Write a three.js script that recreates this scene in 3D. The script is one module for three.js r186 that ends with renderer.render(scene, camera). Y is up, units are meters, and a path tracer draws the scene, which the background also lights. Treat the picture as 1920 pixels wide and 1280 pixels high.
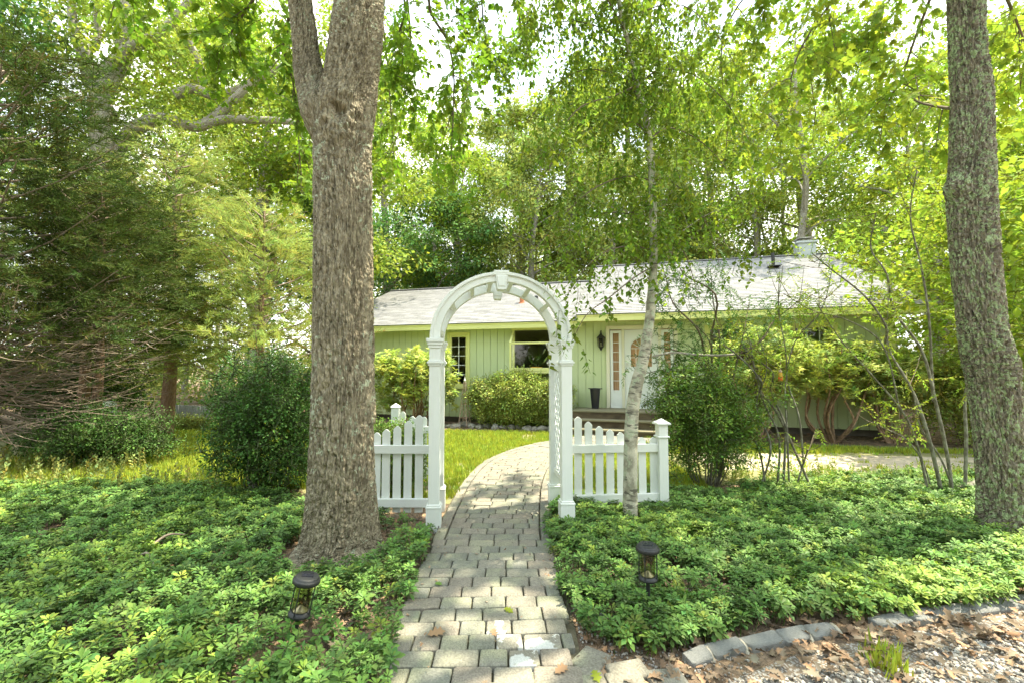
import * as THREE from 'three';
import { mergeGeometries } from 'three/addons/utils/BufferGeometryUtils.js';
import { RoundedBoxGeometry } from 'three/addons/geometries/RoundedBoxGeometry.js';
import { ImprovedNoise } from 'three/addons/math/ImprovedNoise.js';

// ------------------------------------------------------------------ camera, sky, sun, exposure
const FOCAL = 853, EYE = 1.6, PITCH = Math.atan(45 / FOCAL);
const scene = new THREE.Scene();
const camera = new THREE.PerspectiveCamera(2 * Math.atan(640 / FOCAL) * 180 / Math.PI, 1.5, 0.05, 400);
camera.position.set(0, EYE, 0);
camera.rotation.x = PITCH;
const renderer = new THREE.WebGLRenderer({ antialias: true });
renderer.toneMapping = THREE.LinearToneMapping;
renderer.toneMappingExposure = 3.15;
renderer.shadowMap.enabled = true;

const SKY_LEVEL = 1.12;
const SUN_DIR = new THREE.Vector3(0.38, 0.86, -0.15).normalize();
const sun = new THREE.DirectionalLight(new THREE.Color(1.0, 0.91, 0.70), 5);
sun.name = 'sun';
sun.position.copy(SUN_DIR).multiplyScalar(60).add(new THREE.Vector3(0, 0, -9));
sun.target.position.set(0, 0, -9);
sun.castShadow = true;
sun.shadow.radius = 1.2;
sun.shadow.mapSize.set(4096, 4096);
Object.assign(sun.shadow.camera, { left: -28, right: 28, top: 28, bottom: -28, near: 1, far: 140 });
scene.add(sun, sun.target);

// ------------------------------------------------------------------ random numbers and noise
function rng(seed) {
  let a = (seed * 2654435761) >>> 0;
  const f = () => { a = (a + 0x6d2b79f5) | 0; let t = Math.imul(a ^ (a >>> 15), 1 | a); t = (t + Math.imul(t ^ (t >>> 7), 61 | t)) ^ t; return ((t ^ (t >>> 14)) >>> 0) / 4294967296; };
  f.range = (lo, hi) => lo + (hi - lo) * f();
  f.gauss = () => (f() + f() + f() + f() - 2) * 1.0;
  f.pick = (list) => list[Math.floor(f() * list.length) % list.length];
  return f;
}
const perlin = new ImprovedNoise();
const clamp = THREE.MathUtils.clamp, lerp = THREE.MathUtils.lerp, smooth = THREE.MathUtils.smoothstep;
function hash(x, y, s) { let h = Math.imul(x, 374761393) + Math.imul(y, 668265263) + Math.imul(s, 974634); h = Math.imul(h ^ (h >>> 13), 1274126177); return ((h ^ (h >>> 16)) >>> 0) / 4294967296; }
function tileNoise(u, v, fx, fy, s) {          // value noise that repeats over u, v in 0..1
  const x = u * fx, y = v * fy, ix = Math.floor(x), iy = Math.floor(y);
  let a = x - ix, b = y - iy; a = a * a * (3 - 2 * a); b = b * b * (3 - 2 * b);
  const w = (i, n) => ((i % n) + n) % n, x0 = w(ix, fx), x1 = w(ix + 1, fx), y0 = w(iy, fy), y1 = w(iy + 1, fy);
  return lerp(lerp(hash(x0, y0, s), hash(x1, y0, s), a), lerp(hash(x0, y1, s), hash(x1, y1, s), a), b);
}
function fbm(u, v, fx, fy, s, oct = 4, gain = 0.5) {
  let sum = 0, amp = 1, tot = 0;
  for (let i = 0; i < oct; i++) { sum += amp * tileNoise(u, v, fx, fy, s + i * 17); tot += amp; amp *= gain; fx *= 2; fy *= 2; }
  return sum / tot;
}
const toS = (x) => { x = clamp(x, 0, 1); return x <= 0.0031308 ? 12.92 * x : 1.055 * Math.pow(x, 1 / 2.4) - 0.055; };
function texture(w, h, f, color = true) {      // f(u, v) gives linear r, g, b or one grey height
  const d = new Uint8Array(w * h * 4);
  for (let y = 0; y < h; y++) for (let x = 0; x < w; x++) {
    const c = f(x / w, y / h), o = (y * w + x) * 4;
    if (color) for (let k = 0; k < 3; k++) d[o + k] = Math.round(255 * toS(c[k]));
    else d[o] = d[o + 1] = d[o + 2] = Math.round(255 * clamp(c, 0, 1));
    d[o + 3] = 255;
  }
  const t = new THREE.DataTexture(d, w, h);
  t.wrapS = t.wrapT = THREE.RepeatWrapping; t.magFilter = THREE.LinearFilter; t.minFilter = THREE.LinearMipmapLinearFilter; t.generateMipmaps = true;
  t.colorSpace = color ? THREE.SRGBColorSpace : THREE.NoColorSpace; t.needsUpdate = true;
  return t;
}
function sized(t, w, h) { const c = t.clone(); c.repeat.set(1 / w, 1 / h); c.needsUpdate = true; return c; }
const mix3 = (a, b, k) => [lerp(a[0], b[0], k), lerp(a[1], b[1], k), lerp(a[2], b[2], k)];

// sky: pale summer blue with thin bright cloud all round
{
  const W = 1024, H = 512, d = new Float32Array(W * H * 4);
  for (let y = 0; y < H; y++) for (let x = 0; x < W; x++) {
    const el = ((y + 0.5) / H - 0.5) * Math.PI, az = (x + 0.5) / W * 2 * Math.PI, up = Math.max(0, Math.sin(el));
    const k = 1 / (up + 0.25), cx = Math.cos(az) * Math.cos(el) * k, cz = Math.sin(az) * Math.cos(el) * k;
    let n = 0, a = 1, f = 1.7; for (let i = 0; i < 5; i++) { n += a * perlin.noise(cx * f + 11, cz * f + 3, 2.5 + i); a *= 0.55; f *= 2.05; }
    const cloud = smooth(n, -0.2, 0.5) * 0.85, blue = mix3([0.98, 0.99, 0.94], [0.60, 0.77, 0.96], Math.pow(up, 0.6));
    const c = mix3(blue, [1.16, 1.12, 1.0], cloud), o = (y * W + x) * 4;
    for (let i = 0; i < 3; i++) d[o + i] = c[i] * SKY_LEVEL;
    d[o + 3] = 1;
  }
  const t = new THREE.DataTexture(d, W, H, THREE.RGBAFormat, THREE.FloatType);
  t.mapping = THREE.EquirectangularReflectionMapping; t.magFilter = THREE.LinearFilter; t.colorSpace = THREE.LinearSRGBColorSpace; t.needsUpdate = true;
  scene.background = t; scene.environment = t;
}


// ------------------------------------------------------------------ naming, tagging, building
const used = new Map();
function numbered(name) { const n = used.get(name) ?? 0; used.set(name, n + 1); return n ? `${name}_${String(n).padStart(3, '0')}` : name; }
function shade(o) { o.traverse((m) => { if (m.isMesh) { m.castShadow = true; m.receiveShadow = true; } }); return o; }
function thing(name, label, category, pos = [0, 0, 0], turn = 0, group) {
  const o = new THREE.Group(); o.name = numbered(name); o.position.set(...pos); o.rotation.y = turn;
  o.userData = { label, category }; if (group) o.userData.group = group;
  scene.add(o); return o;
}
function part(name, geo, mat, parent, kind) {
  const m = new THREE.Mesh(Array.isArray(geo) ? merge(geo) : geo, mat);
  m.name = numbered(name); m.castShadow = m.receiveShadow = true; if (kind) m.userData.kind = kind;
  parent.add(m); return m;
}
function structure(name, geo, mat, label) {
  const m = part(name, geo, mat, scene, 'structure'); m.userData.label = label; m.userData.category = 'ground'; return m;
}
function merge(list) {
  const strip = list.map((g) => { g = g.index ? g.toNonIndexed() : g; for (const k of Object.keys(g.attributes)) if (!['position', 'normal', 'uv'].includes(k)) g.deleteAttribute(k); return g; });
  return mergeGeometries(strip);
}
function box(w, h, d, x = 0, y = 0, z = 0) {   // centred in x and z, standing on y
  const g = new THREE.BoxGeometry(w, h, d); metreUV(g, w, h, d); g.translate(x, y + h / 2, z); return g;
}
function rbox(w, h, d, x = 0, y = 0, z = 0, r = 0.006) {
  const g = new RoundedBoxGeometry(w, h, d, 1, Math.min(r, w / 2.1, h / 2.1, d / 2.1)); g.translate(x, y + h / 2, z); return g;
}
function metreUV(g, w, h, d) {
  const uv = g.attributes.uv, size = [[d, h], [d, h], [w, d], [w, d], [w, h], [w, h]];
  for (let i = 0; i < uv.count; i++) { const s = size[Math.floor(i / 4)]; uv.setXY(i, uv.getX(i) * s[0], uv.getY(i) * s[1]); }
}
function place(g, m) { g.applyMatrix4(m); return g; }
const M4 = (x, y, z, ry = 0, rx = 0, rz = 0, s = 1) => new THREE.Matrix4().compose(new THREE.Vector3(x, y, z), new THREE.Quaternion().setFromEuler(new THREE.Euler(rx, ry, rz, 'YXZ')), new THREE.Vector3(...(Array.isArray(s) ? s : [s, s, s])));
// where a spot of the photograph stands in the world: on a plane at the given depth, or on the ground
function at(px, py, depth) {
  const x = (px - 960) / FOCAL, y = (640 - py) / FOCAL, c = Math.cos(PITCH), s = Math.sin(PITCH), k = depth / (c - y * s);
  return new THREE.Vector3(x * k, EYE + (y * c + s) * k, -depth);
}
function onGround(px, py, height = 0) {
  const x = (px - 960) / FOCAL, y = (640 - py) / FOCAL, c = Math.cos(PITCH), s = Math.sin(PITCH), k = (height - EYE) / (y * c + s);
  return new THREE.Vector3(x * k, height, -(c - y * s) * k);
}
function inside(x, z, poly) {
  let r = false;
  for (let i = 0, j = poly.length - 1; i < poly.length; j = i++) {
    const [xi, zi] = poly[i], [xj, zj] = poly[j];
    if ((zi > z) !== (zj > z) && x < (xj - xi) * (z - zi) / (zj - zi) + xi) r = !r;
  }
  return r;
}
// tapered tube through points, uv in metres; relief(theta, along, point) pushes the skin out
function tube(points, radii, seg = 8, rows = 0, relief, capEnd = false, dense = 0) {
  const P = points.map((p) => (p.isVector3 ? p : new THREE.Vector3(...p)));
  const curve = P.length > 2 ? new THREE.CatmullRomCurve3(P, false, 'centripetal') : new THREE.LineCurve3(P[0], P[1]);
  const n = rows || Math.max(2, (P.length - 1) * 3), len = curve.getLength(), pos = [], uv = [], idx = [];
  let side = null; const p = new THREE.Vector3(), t = new THREE.Vector3(), b = new THREE.Vector3();
  for (let i = 0; i <= n; i++) {
    const k = i / n; curve.getPoint(k, p); curve.getTangent(k, t);
    if (!side) side = Math.abs(t.y) > 0.9 ? new THREE.Vector3(1, 0, 0) : new THREE.Vector3(0, 1, 0);
    side = side.clone().addScaledVector(t, -side.dot(t)).normalize(); b.crossVectors(t, side);
    const f = k * (radii.length - 1), r0 = Math.min(radii.length - 2, Math.floor(f)), r = radii.length > 1 ? lerp(radii[r0], radii[r0 + 1], f - r0) : radii[0];
    for (let j = 0; j <= seg; j++) {
      const t0 = j / seg * Math.PI * 2, th = t0 - dense * (Math.sin(t0 - 4.712389) - 1), c = Math.cos(th), s = Math.sin(th);
      const q = new THREE.Vector3().copy(p).addScaledVector(side, c * r).addScaledVector(b, s * r);
      if (relief) { const d = relief(th, k * len, q, r); q.addScaledVector(side, c * d).addScaledVector(b, s * d); }
      pos.push(q.x, q.y, q.z); uv.push(th * Math.max(r, 0.01), k * len);
    }
  }
  for (let i = 0; i < n; i++) for (let j = 0; j < seg; j++) { const a = i * (seg + 1) + j, c = a + seg + 1; idx.push(a, a + 1, c, a + 1, c + 1, c); }
  if (capEnd) { const c = pos.length / 3, o = n * (seg + 1); pos.push(p.x, p.y, p.z); uv.push(0, 0); for (let j = 0; j < seg; j++) idx.push(o + j, o + j + 1, c); }
  const g = new THREE.BufferGeometry();
  g.setAttribute('position', new THREE.Float32BufferAttribute(pos, 3)); g.setAttribute('uv', new THREE.Float32BufferAttribute(uv, 2)); g.setIndex(idx); g.computeVertexNormals();
  const N = g.attributes.normal;               // one normal across the seam
  for (let i = 0; i <= n; i++) { const a = i * (seg + 1), c = a + seg, v = new THREE.Vector3(N.getX(a) + N.getX(c), N.getY(a) + N.getY(c), N.getZ(a) + N.getZ(c)).normalize(); N.setXYZ(a, v.x, v.y, v.z); N.setXYZ(c, v.x, v.y, v.z); }
  return g;
}
// ------------------------------------------------------------------ materials
const std = (o) => new THREE.MeshStandardMaterial(o);
const lin = (r, g, b) => new THREE.Color().setRGB(r, g, b);
const grain = texture(256, 256, (u, v) => 0.5 * fbm(u, v, 8, 8, 5, 5) + 0.5 * fbm(u, v, 64, 64, 9, 2), false);
const fibre = texture(256, 512, (u, v) => fbm(u, v, 40, 6, 3, 4), false);
const blotch = (base, dark, light, s, fx = 4, fy = 4) => (u, v) => {
  const a = fbm(u, v, fx, fy, s, 5), b = tileNoise(u, v, 128, 128, s + 50);
  return mix3(mix3(dark, light, smooth(a, 0.25, 0.75)), base, 0.35).map((c) => c * (0.82 + 0.36 * b));
};
// bark: plates of grey and brown with vertical grain and lichen patches of their own
function barkTexture(seed, base, brown, lichen, amount, spots) {
  return texture(512, 1024, (u, v) => {
    const g = fbm(u, v, 90, 26, seed, 4), p = fbm(u, v, 9, 9, seed + 3, 5), f = tileNoise(u, v, 190, 150, seed + 8);
    let c = mix3(brown, base, smooth(p * 0.3 + g * 0.7, 0.22, 0.7));
    c = c.map((x) => x * (0.72 + 0.56 * g * (0.6 + 0.8 * f)));
    const l = fbm(u, v, 34, 46, seed + 21, 4, 0.7) + 0.4 * (fbm(u, v, 4, 5, seed + 33, 3) - 0.5);
    return mix3(c, lichen.map((x) => x * (0.8 + 0.4 * f)), smooth(l, spots, spots + 0.05) * amount);
  });
}
const barkBump = texture(512, 1024, (u, v) => {
  const a = Math.abs(fbm(u, v, 34, 20, 71, 3) * 2 - 1), b = Math.abs(fbm(u + 0.03 * fbm(u, v, 6, 6, 5, 2), v, 70, 44, 72, 2) * 2 - 1);
  return clamp(0.5 * smooth(a, 0, 0.3) + 0.28 * smooth(b, 0, 0.4) + 0.22 * fbm(u, v, 90, 60, 73, 2), 0, 1);
}, false);
const oakBarkMap = barkTexture(11, [0.29, 0.25, 0.172], [0.16, 0.13, 0.085], [0.42, 0.46, 0.33], 0.8, 0.66);
const lichenBarkMap = barkTexture(31, [0.27, 0.24, 0.175], [0.13, 0.108, 0.078], [0.35, 0.44, 0.23], 0.85, 0.565);
const M = {
  oakBark: std({ map: sized(oakBarkMap, 0.9, 1.8), bumpMap: sized(barkBump, 0.8, 1.9), bumpScale: 0.022, roughness: 0.95 }),
  lichenBark: std({ map: sized(lichenBarkMap, 0.9, 1.8), bumpMap: sized(barkBump, 0.75, 1.5), bumpScale: 0.024, roughness: 0.95 }),
  greyBark: std({ map: sized(barkTexture(51, [0.36, 0.33, 0.29], [0.19, 0.165, 0.135], [0.5, 0.5, 0.44], 0.6, 0.6), 0.8, 1.6), bumpMap: sized(barkBump, 1, 2), bumpScale: 0.01, roughness: 0.95 }),
  cedarBark: std({ map: sized(barkTexture(61, [0.30, 0.19, 0.12], [0.19, 0.105, 0.065], [0.34, 0.27, 0.2], 0.5, 0.6), 0.5, 1.6), bumpMap: sized(barkBump, 0.5, 1.6), bumpScale: 0.01, roughness: 0.95 }),
  deadTwig: std({ color: lin(0.27, 0.21, 0.16), roughness: 0.95 }),
  twig: std({ color: lin(0.13, 0.10, 0.07), roughness: 0.95 }),
  redStem: std({ map: sized(texture(128, 256, blotch([0.22, 0.14, 0.085], [0.13, 0.08, 0.05], [0.36, 0.24, 0.15], 12, 6, 10)), 0.2, 0.4), roughness: 0.9 }),
  birchBark: std({ map: sized(texture(256, 1024, (u, v) => {
    const n = fbm(u, v, 6, 22, 7, 4), l = 0.8 * smooth(fbm(u, v, 5, 90, 13, 3), 0.6, 0.68) * smooth(tileNoise(u, v, 7, 40, 19), 0.35, 0.6), li = smooth(fbm(u, v, 9, 30, 23, 4, 0.6), 0.58, 0.64), f = tileNoise(u, v, 90, 240, 2);
    let c = mix3([0.26, 0.24, 0.18], [0.50, 0.47, 0.37], smooth(n, 0.3, 0.65));
    c = mix3(c, [0.38, 0.43, 0.30], 0.75 * li); c = mix3(c, [0.07, 0.06, 0.05], l);
    return c.map((x) => x * (0.82 + 0.36 * f));
  }), 0.45, 1.8), bumpMap: sized(grain, 0.2, 0.2), bumpScale: 0.004, roughness: 0.85 }),
  stemBark: std({ map: sized(texture(128, 512, blotch([0.15, 0.135, 0.1], [0.085, 0.075, 0.055], [0.27, 0.27, 0.21], 44, 6, 20)), 0.15, 0.6), roughness: 0.95 }),
  whitePaint: std({ map: sized(texture(256, 256, (u, v) => { const n = fbm(u, v, 6, 6, 5, 4), f = tileNoise(u, v, 128, 128, 3); return mix3([0.70, 0.73, 0.70], [0.76, 0.78, 0.75], n).map((x) => x * (0.97 + 0.06 * f)); }), 0.8, 0.8), bumpMap: sized(fibre, 0.4, 1.2), bumpScale: 0.0006, roughness: 0.5 }),
  peelingPaint: std({ map: sized(texture(256, 512, (u, v) => {
    const chip = smooth(fbm(u, v, 14, 8, 91, 4, 0.6) - Math.max(0, v * 2.1 - 0.42), 0.56, 0.6), n = fbm(u, v, 5, 5, 4, 4);
    return mix3(mix3([0.66, 0.69, 0.655], [0.74, 0.76, 0.72], n), [0.12, 0.105, 0.09], chip);
  }), 0.145, 0.26), roughness: 0.6 }),
  trimWithBounce: std({ map: sized(texture(128, 128, (u, v) => mix3([0.62, 0.64, 0.24], [0.70, 0.71, 0.30], fbm(u, v, 5, 5, 15, 4))), 1.2, 1.2), roughness: 0.55 }),  // house trim, yellow-green bounce from the lawn put into its colour
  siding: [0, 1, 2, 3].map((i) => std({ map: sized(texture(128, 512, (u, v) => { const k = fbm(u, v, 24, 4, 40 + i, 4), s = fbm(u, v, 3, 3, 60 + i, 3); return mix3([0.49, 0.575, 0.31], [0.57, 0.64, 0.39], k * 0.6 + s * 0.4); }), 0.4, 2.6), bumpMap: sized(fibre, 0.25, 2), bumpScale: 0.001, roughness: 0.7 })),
  creamWhite: std({ map: sized(texture(64, 128, (u, v) => mix3([0.66, 0.63, 0.47], [0.72, 0.70, 0.55], fbm(u, v, 4, 4, 19, 3))), 1, 2), roughness: 0.5 }),  // whiter trim for the entry frame, without the painted lawn bounce
  sidingBack: std({ color: lin(0.44, 0.50, 0.32), roughness: 0.8 }),
  foundation: std({ map: sized(texture(128, 128, blotch([0.12, 0.11, 0.09], [0.07, 0.065, 0.05], [0.17, 0.15, 0.12], 5)), 1, 1), roughness: 0.95 }),
  shingle: std({ map: sized(texture(1024, 512, (u, v) => {
    const course = Math.floor(v * 14), off = hash(3, course, 5) * 0.9, tab = Math.floor((u + off) * 13), k = hash(((tab % 13) + 13) % 13, course, 77), f = tileNoise(u, v, 300, 220, 6), s = fbm(u, v, 5, 4, 16, 4);
    return mix3([0.155, 0.156, 0.16], [0.275, 0.275, 0.28], k * 0.75 + s * 0.25).map((x) => x * (0.75 + 0.5 * f));
  }), 3.4, 1.96), roughness: 0.9 }),
  door: std({ map: sized(texture(64, 128, (u, v) => mix3([0.70, 0.73, 0.72], [0.76, 0.78, 0.77], fbm(u, v, 4, 4, 9, 3))), 1, 2), roughness: 0.4 }),
  interior: std({ color: lin(0.28, 0.25, 0.2), roughness: 0.9 }),
  curtain: std({ map: sized(texture(128, 64, (u, v) => mix3([0.5, 0.26, 0.13], [0.72, 0.46, 0.27], fbm(u, v, 20, 2, 8, 3))), 0.6, 1), roughness: 0.9 }),
  glass: new THREE.MeshPhysicalMaterial({ color: 0xffffff, transmission: 1, thickness: 0, roughness: 0.02, ior: 1.5 }),
  blackMetal: std({ color: lin(0.018, 0.019, 0.021), roughness: 0.5, metalness: 0.0, bumpMap: sized(grain, 0.1, 0.1), bumpScale: 0.0005 }),
  solar: new THREE.MeshPhysicalMaterial({ color: lin(0.02, 0.022, 0.035), roughness: 0.25, clearcoat: 0.6 }),
  smokedGlass: new THREE.MeshPhysicalMaterial({ color: lin(0.62, 0.58, 0.44), transmission: 1, thickness: 0, roughness: 0.08, ior: 1.5 }),
  chrome: std({ color: lin(0.75, 0.74, 0.7), metalness: 0.9, roughness: 0.3 }),
  rust: std({ map: sized(texture(64, 64, blotch([0.46, 0.33, 0.25], [0.34, 0.2, 0.13], [0.6, 0.48, 0.4], 9, 8, 8)), 0.2, 0.2), roughness: 0.9 }),
  darkPlastic: std({ color: lin(0.02, 0.021, 0.026), roughness: 0.35 }),
  stepWood: std({ map: sized(texture(512, 128, (u, v) => { const k = fbm(u, v, 4, 30, 6, 4), m = smooth(fbm(u, v, 8, 5, 19, 4), 0.5, 0.62); return mix3(mix3([0.12, 0.095, 0.06], [0.26, 0.22, 0.15], k), [0.16, 0.19, 0.09], m * 0.6); }), 1.6, 0.3), bumpMap: sized(fibre, 0.3, 1.5), bumpScale: 0.002, roughness: 0.9 }),
  riserWood: std({ map: sized(texture(256, 128, blotch([0.09, 0.065, 0.04], [0.05, 0.035, 0.02], [0.14, 0.11, 0.06], 29, 6, 3)), 1.6, 0.4), roughness: 0.95 }),
  granite: std({ map: sized(texture(256, 256, (u, v) => { const f = hash(Math.floor(u * 110), Math.floor(v * 110), 4), n = fbm(u, v, 5, 5, 8, 5); return mix3(mix3([0.42, 0.44, 0.42], [0.72, 0.72, 0.68], n), f > 0.7 ? [0.68, 0.68, 0.66] : f < 0.22 ? [0.1, 0.1, 0.11] : [0.4, 0.42, 0.42], 0.5); }), 0.35, 0.35), bumpMap: sized(grain, 0.25, 0.25), bumpScale: 0.03, roughness: 0.9 }),
  mortar: std({ map: sized(texture(64, 64, blotch([0.36, 0.33, 0.26], [0.25, 0.23, 0.18], [0.45, 0.42, 0.35], 5, 8, 8)), 0.1, 0.1), bumpMap: sized(grain, 0.1, 0.1), bumpScale: 0.004, roughness: 0.95 }),
  fieldstone: std({ map: sized(texture(256, 256, blotch([0.32, 0.30, 0.26], [0.18, 0.175, 0.14], [0.45, 0.42, 0.38], 55, 5, 5)), 0.5, 0.5), bumpMap: sized(grain, 0.3, 0.3), bumpScale: 0.012, roughness: 0.95 }),
  soil: std({ map: sized(texture(1024, 1024, (u, v) => {
    const a = fbm(u, v, 6, 6, 2, 5), l = fbm(u, v, 44, 44, 66, 3), t = tileNoise(u, v, 150, 150, 4);
    return mix3(mix3([0.085, 0.058, 0.038], [0.21, 0.15, 0.10], a), [0.34, 0.22, 0.13], smooth(l, 0.56, 0.66) * 0.8).map((x) => x * (0.7 + 0.6 * t));
  }), 2.2, 2.2), bumpMap: sized(grain, 0.5, 0.5), bumpScale: 0.025, roughness: 1 }),
  lawnSoil: std({ map: sized(texture(512, 512, (u, v) => mix3([0.13, 0.14, 0.05], [0.24, 0.22, 0.10], fbm(u, v, 9, 9, 12, 5))), 3, 3), roughness: 1 }),
  sandy: std({ map: sized(texture(512, 512, (u, v) => mix3(mix3([0.30, 0.25, 0.18], [0.46, 0.40, 0.31], fbm(u, v, 10, 10, 17, 5)), [0.16, 0.17, 0.07], smooth(fbm(u, v, 5, 5, 81, 4), 0.55, 0.66) * 0.7).map((x) => x * (0.8 + 0.4 * tileNoise(u, v, 200, 200, 7)))), 2.5, 2.5), bumpMap: sized(grain, 0.4, 0.4), bumpScale: 0.01, roughness: 1 }),
  gravelBed: std({ map: sized(texture(512, 512, (u, v) => { const f = hash(Math.floor(u * 140), Math.floor(v * 140), 9); return mix3([0.15, 0.115, 0.085], f > 0.62 ? [0.5, 0.49, 0.47] : [0.24, 0.19, 0.14], 0.7).map((x) => x * (0.7 + 0.6 * fbm(u, v, 30, 30, 8, 2))); }), 1.3, 1.3), bumpMap: sized(grain, 0.2, 0.2), bumpScale: 0.02, roughness: 1 }),
  joint: std({ map: sized(texture(256, 256, blotch([0.10, 0.085, 0.055], [0.05, 0.05, 0.03], [0.15, 0.13, 0.08], 33, 16, 16)), 0.8, 0.8), roughness: 1 }),
  pebble: std({ color: lin(1, 0.93, 0.84), roughness: 0.9 }),
  orange: std({ color: lin(0.75, 0.13, 0.02), roughness: 0.5 }),
  yellow: std({ color: lin(0.7, 0.42, 0.05), roughness: 0.5 }),
  terracotta: std({ color: lin(0.45, 0.17, 0.08), roughness: 0.8 }),
  paleMetal: std({ color: lin(0.42, 0.45, 0.47), roughness: 0.5 }),
  greyPlank: std({ map: sized(texture(64, 256, blotch([0.34, 0.36, 0.38], [0.26, 0.28, 0.3], [0.43, 0.45, 0.46], 37, 8, 3)), 0.3, 1), roughness: 0.8 }),
};
const paverMap = (s, a, b, st) => texture(256, 256, (u, v) => {
  const n = fbm(u, v, 4, 4, s, 5), f = hash(Math.floor(u * 128), Math.floor(v * 128), s), m = smooth(fbm(u, v, 3, 3, s + 9, 4), 0.5, 0.7);
  let c = mix3(mix3(a, b, n), [0.26, 0.27, 0.17], 0.45 * m).map((x) => x * (0.74 + 0.5 * f));
  if (st) { const w = smooth(fbm(u, v, 8, 8, s + 70, 5, 0.65), st, st + 0.04); c = mix3(c, [0.52, 0.52, 0.49].map((x) => x * (0.85 + 0.2 * f)), w); }
  return c;
});
const paverMats = [[[0.125, 0.121, 0.094], [0.215, 0.207, 0.17]], [[0.138, 0.128, 0.102], [0.235, 0.22, 0.18]], [[0.155, 0.14, 0.11], [0.25, 0.228, 0.185]], [[0.12, 0.12, 0.098], [0.2, 0.2, 0.168]], [[0.15, 0.132, 0.104], [0.25, 0.22, 0.18]]]
  .map(([a, b], i) => std({ map: paverMap(100 + i * 7, a, b), bumpMap: sized(grain, 0.7, 0.7), bumpScale: 0.006, roughness: 0.92 }));
const stainedMats = [0.55, 0.52, 0.58].map((k, i) => std({ map: paverMap(180 + i * 9, [0.15, 0.14, 0.11], [0.26, 0.24, 0.195], k), bumpMap: sized(grain, 0.7, 0.7), bumpScale: 0.006, roughness: 0.9 }));

// leaves: thin, let light through; each copy carries a tint of its own
const leafMat = (r, g, b, through = 0.45, coat = 0) => new THREE.MeshPhysicalMaterial({ color: lin(r, g, b), roughness: 0.92, transmission: through, thickness: 0, side: THREE.DoubleSide, vertexColors: true, specularIntensity: coat ? 0.6 : 0.3, clearcoat: coat, clearcoatRoughness: 0.45 });
const L = {
  oak: leafMat(0.19, 0.31, 0.022, 0.55),
  oakGold: leafMat(0.28, 0.385, 0.035, 0.55),
  maple: leafMat(0.28, 0.375, 0.045, 0.5),
  pale: leafMat(0.37, 0.44, 0.10, 0.45),  // far trees: haze of distance put into the leaf colour
  deep: leafMat(0.11, 0.23, 0.05, 0.4),
  birch: leafMat(0.18, 0.285, 0.026, 0.55),
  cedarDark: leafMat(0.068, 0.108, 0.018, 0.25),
  cedar: leafMat(0.35, 0.43, 0.10, 0.5),
  privet: leafMat(0.07, 0.165, 0.018, 0.3, 0.2),
  hedge: leafMat(0.15, 0.27, 0.028, 0.35, 0.25),
  box: leafMat(0.33, 0.42, 0.07, 0.3, 0.6),
  rhodo: leafMat(0.42, 0.5, 0.10, 0.4, 0.15),
  spurge: leafMat(0.105, 0.215, 0.03, 0.25, 0.35),
  grass: leafMat(0.36, 0.42, 0.045, 0.35),
  weed: leafMat(0.25, 0.30, 0.09, 0.35),
  dead: new THREE.MeshPhysicalMaterial({ color: lin(0.25, 0.17, 0.105), roughness: 0.9, transmission: 0.12, thickness: 0, side: THREE.DoubleSide, vertexColors: true }),
};
// ------------------------------------------------------------------ leaves and sprays
class Foliage {                                 // collects leaves (with a tint each) and twigs into one geometry
  constructor(seed) { this.p = []; this.c = []; this.i = []; this.r = rng(seed); }
  add(shape, m, tint) {
    const o = this.p.length / 3, v = new THREE.Vector3();
    for (const q of shape.v) { v.set(...q).applyMatrix4(m); this.p.push(v.x, v.y, v.z); this.c.push(...tint); }
    for (const t of shape.f) this.i.push(t + o);
  }
  leaf(shape, pos, dir, up, size, spread = 0.3) { // dir: where the tip points, up: where its face looks
    const z = dir.clone().normalize(), x = new THREE.Vector3().crossVectors(up, z); if (x.lengthSq() < 1e-6) x.set(1, 0, 0); x.normalize();
    const y = new THREE.Vector3().crossVectors(z, x), m = new THREE.Matrix4().makeBasis(x, y, z).scale(new THREE.Vector3(size, size, size)).setPosition(pos);
    const k = 1 + spread * this.r.gauss(), w = 1 + 0.18 * this.r.gauss();
    this.add(shape, m, [k * w, k, k * (2 - w)]);
  }
  twig(a, b, ra, tint = [0.75, 0.5, 0.35]) {    // a three-sided sliver
    const t = b.clone().sub(a), s = Math.abs(t.y) > 0.9 * t.length() ? new THREE.Vector3(1, 0, 0) : new THREE.Vector3(0, 1, 0), u = new THREE.Vector3().crossVectors(t, s).normalize(), w = new THREE.Vector3().crossVectors(t, u).normalize(), o = this.p.length / 3;
    for (const [q, r] of [[a, ra], [b, ra * 0.5]]) for (let k = 0; k < 3; k++) { const th = k * 2.0944, v = q.clone().addScaledVector(u, Math.cos(th) * r).addScaledVector(w, Math.sin(th) * r); this.p.push(v.x, v.y, v.z); this.c.push(...tint); }
    for (let k = 0; k < 3; k++) { const n = (k + 1) % 3; this.i.push(o + k, o + n, o + 3 + k, o + n, o + 3 + n, o + 3 + k); }
  }
  build() {
    const g = new THREE.BufferGeometry();
    g.setAttribute('position', new THREE.Float32BufferAttribute(this.p, 3)); g.setAttribute('color', new THREE.Float32BufferAttribute(this.c.map((x) => Math.max(0.05, x)), 3));
    g.setIndex(this.i); g.computeVertexNormals(); return g;
  }
}
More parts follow.
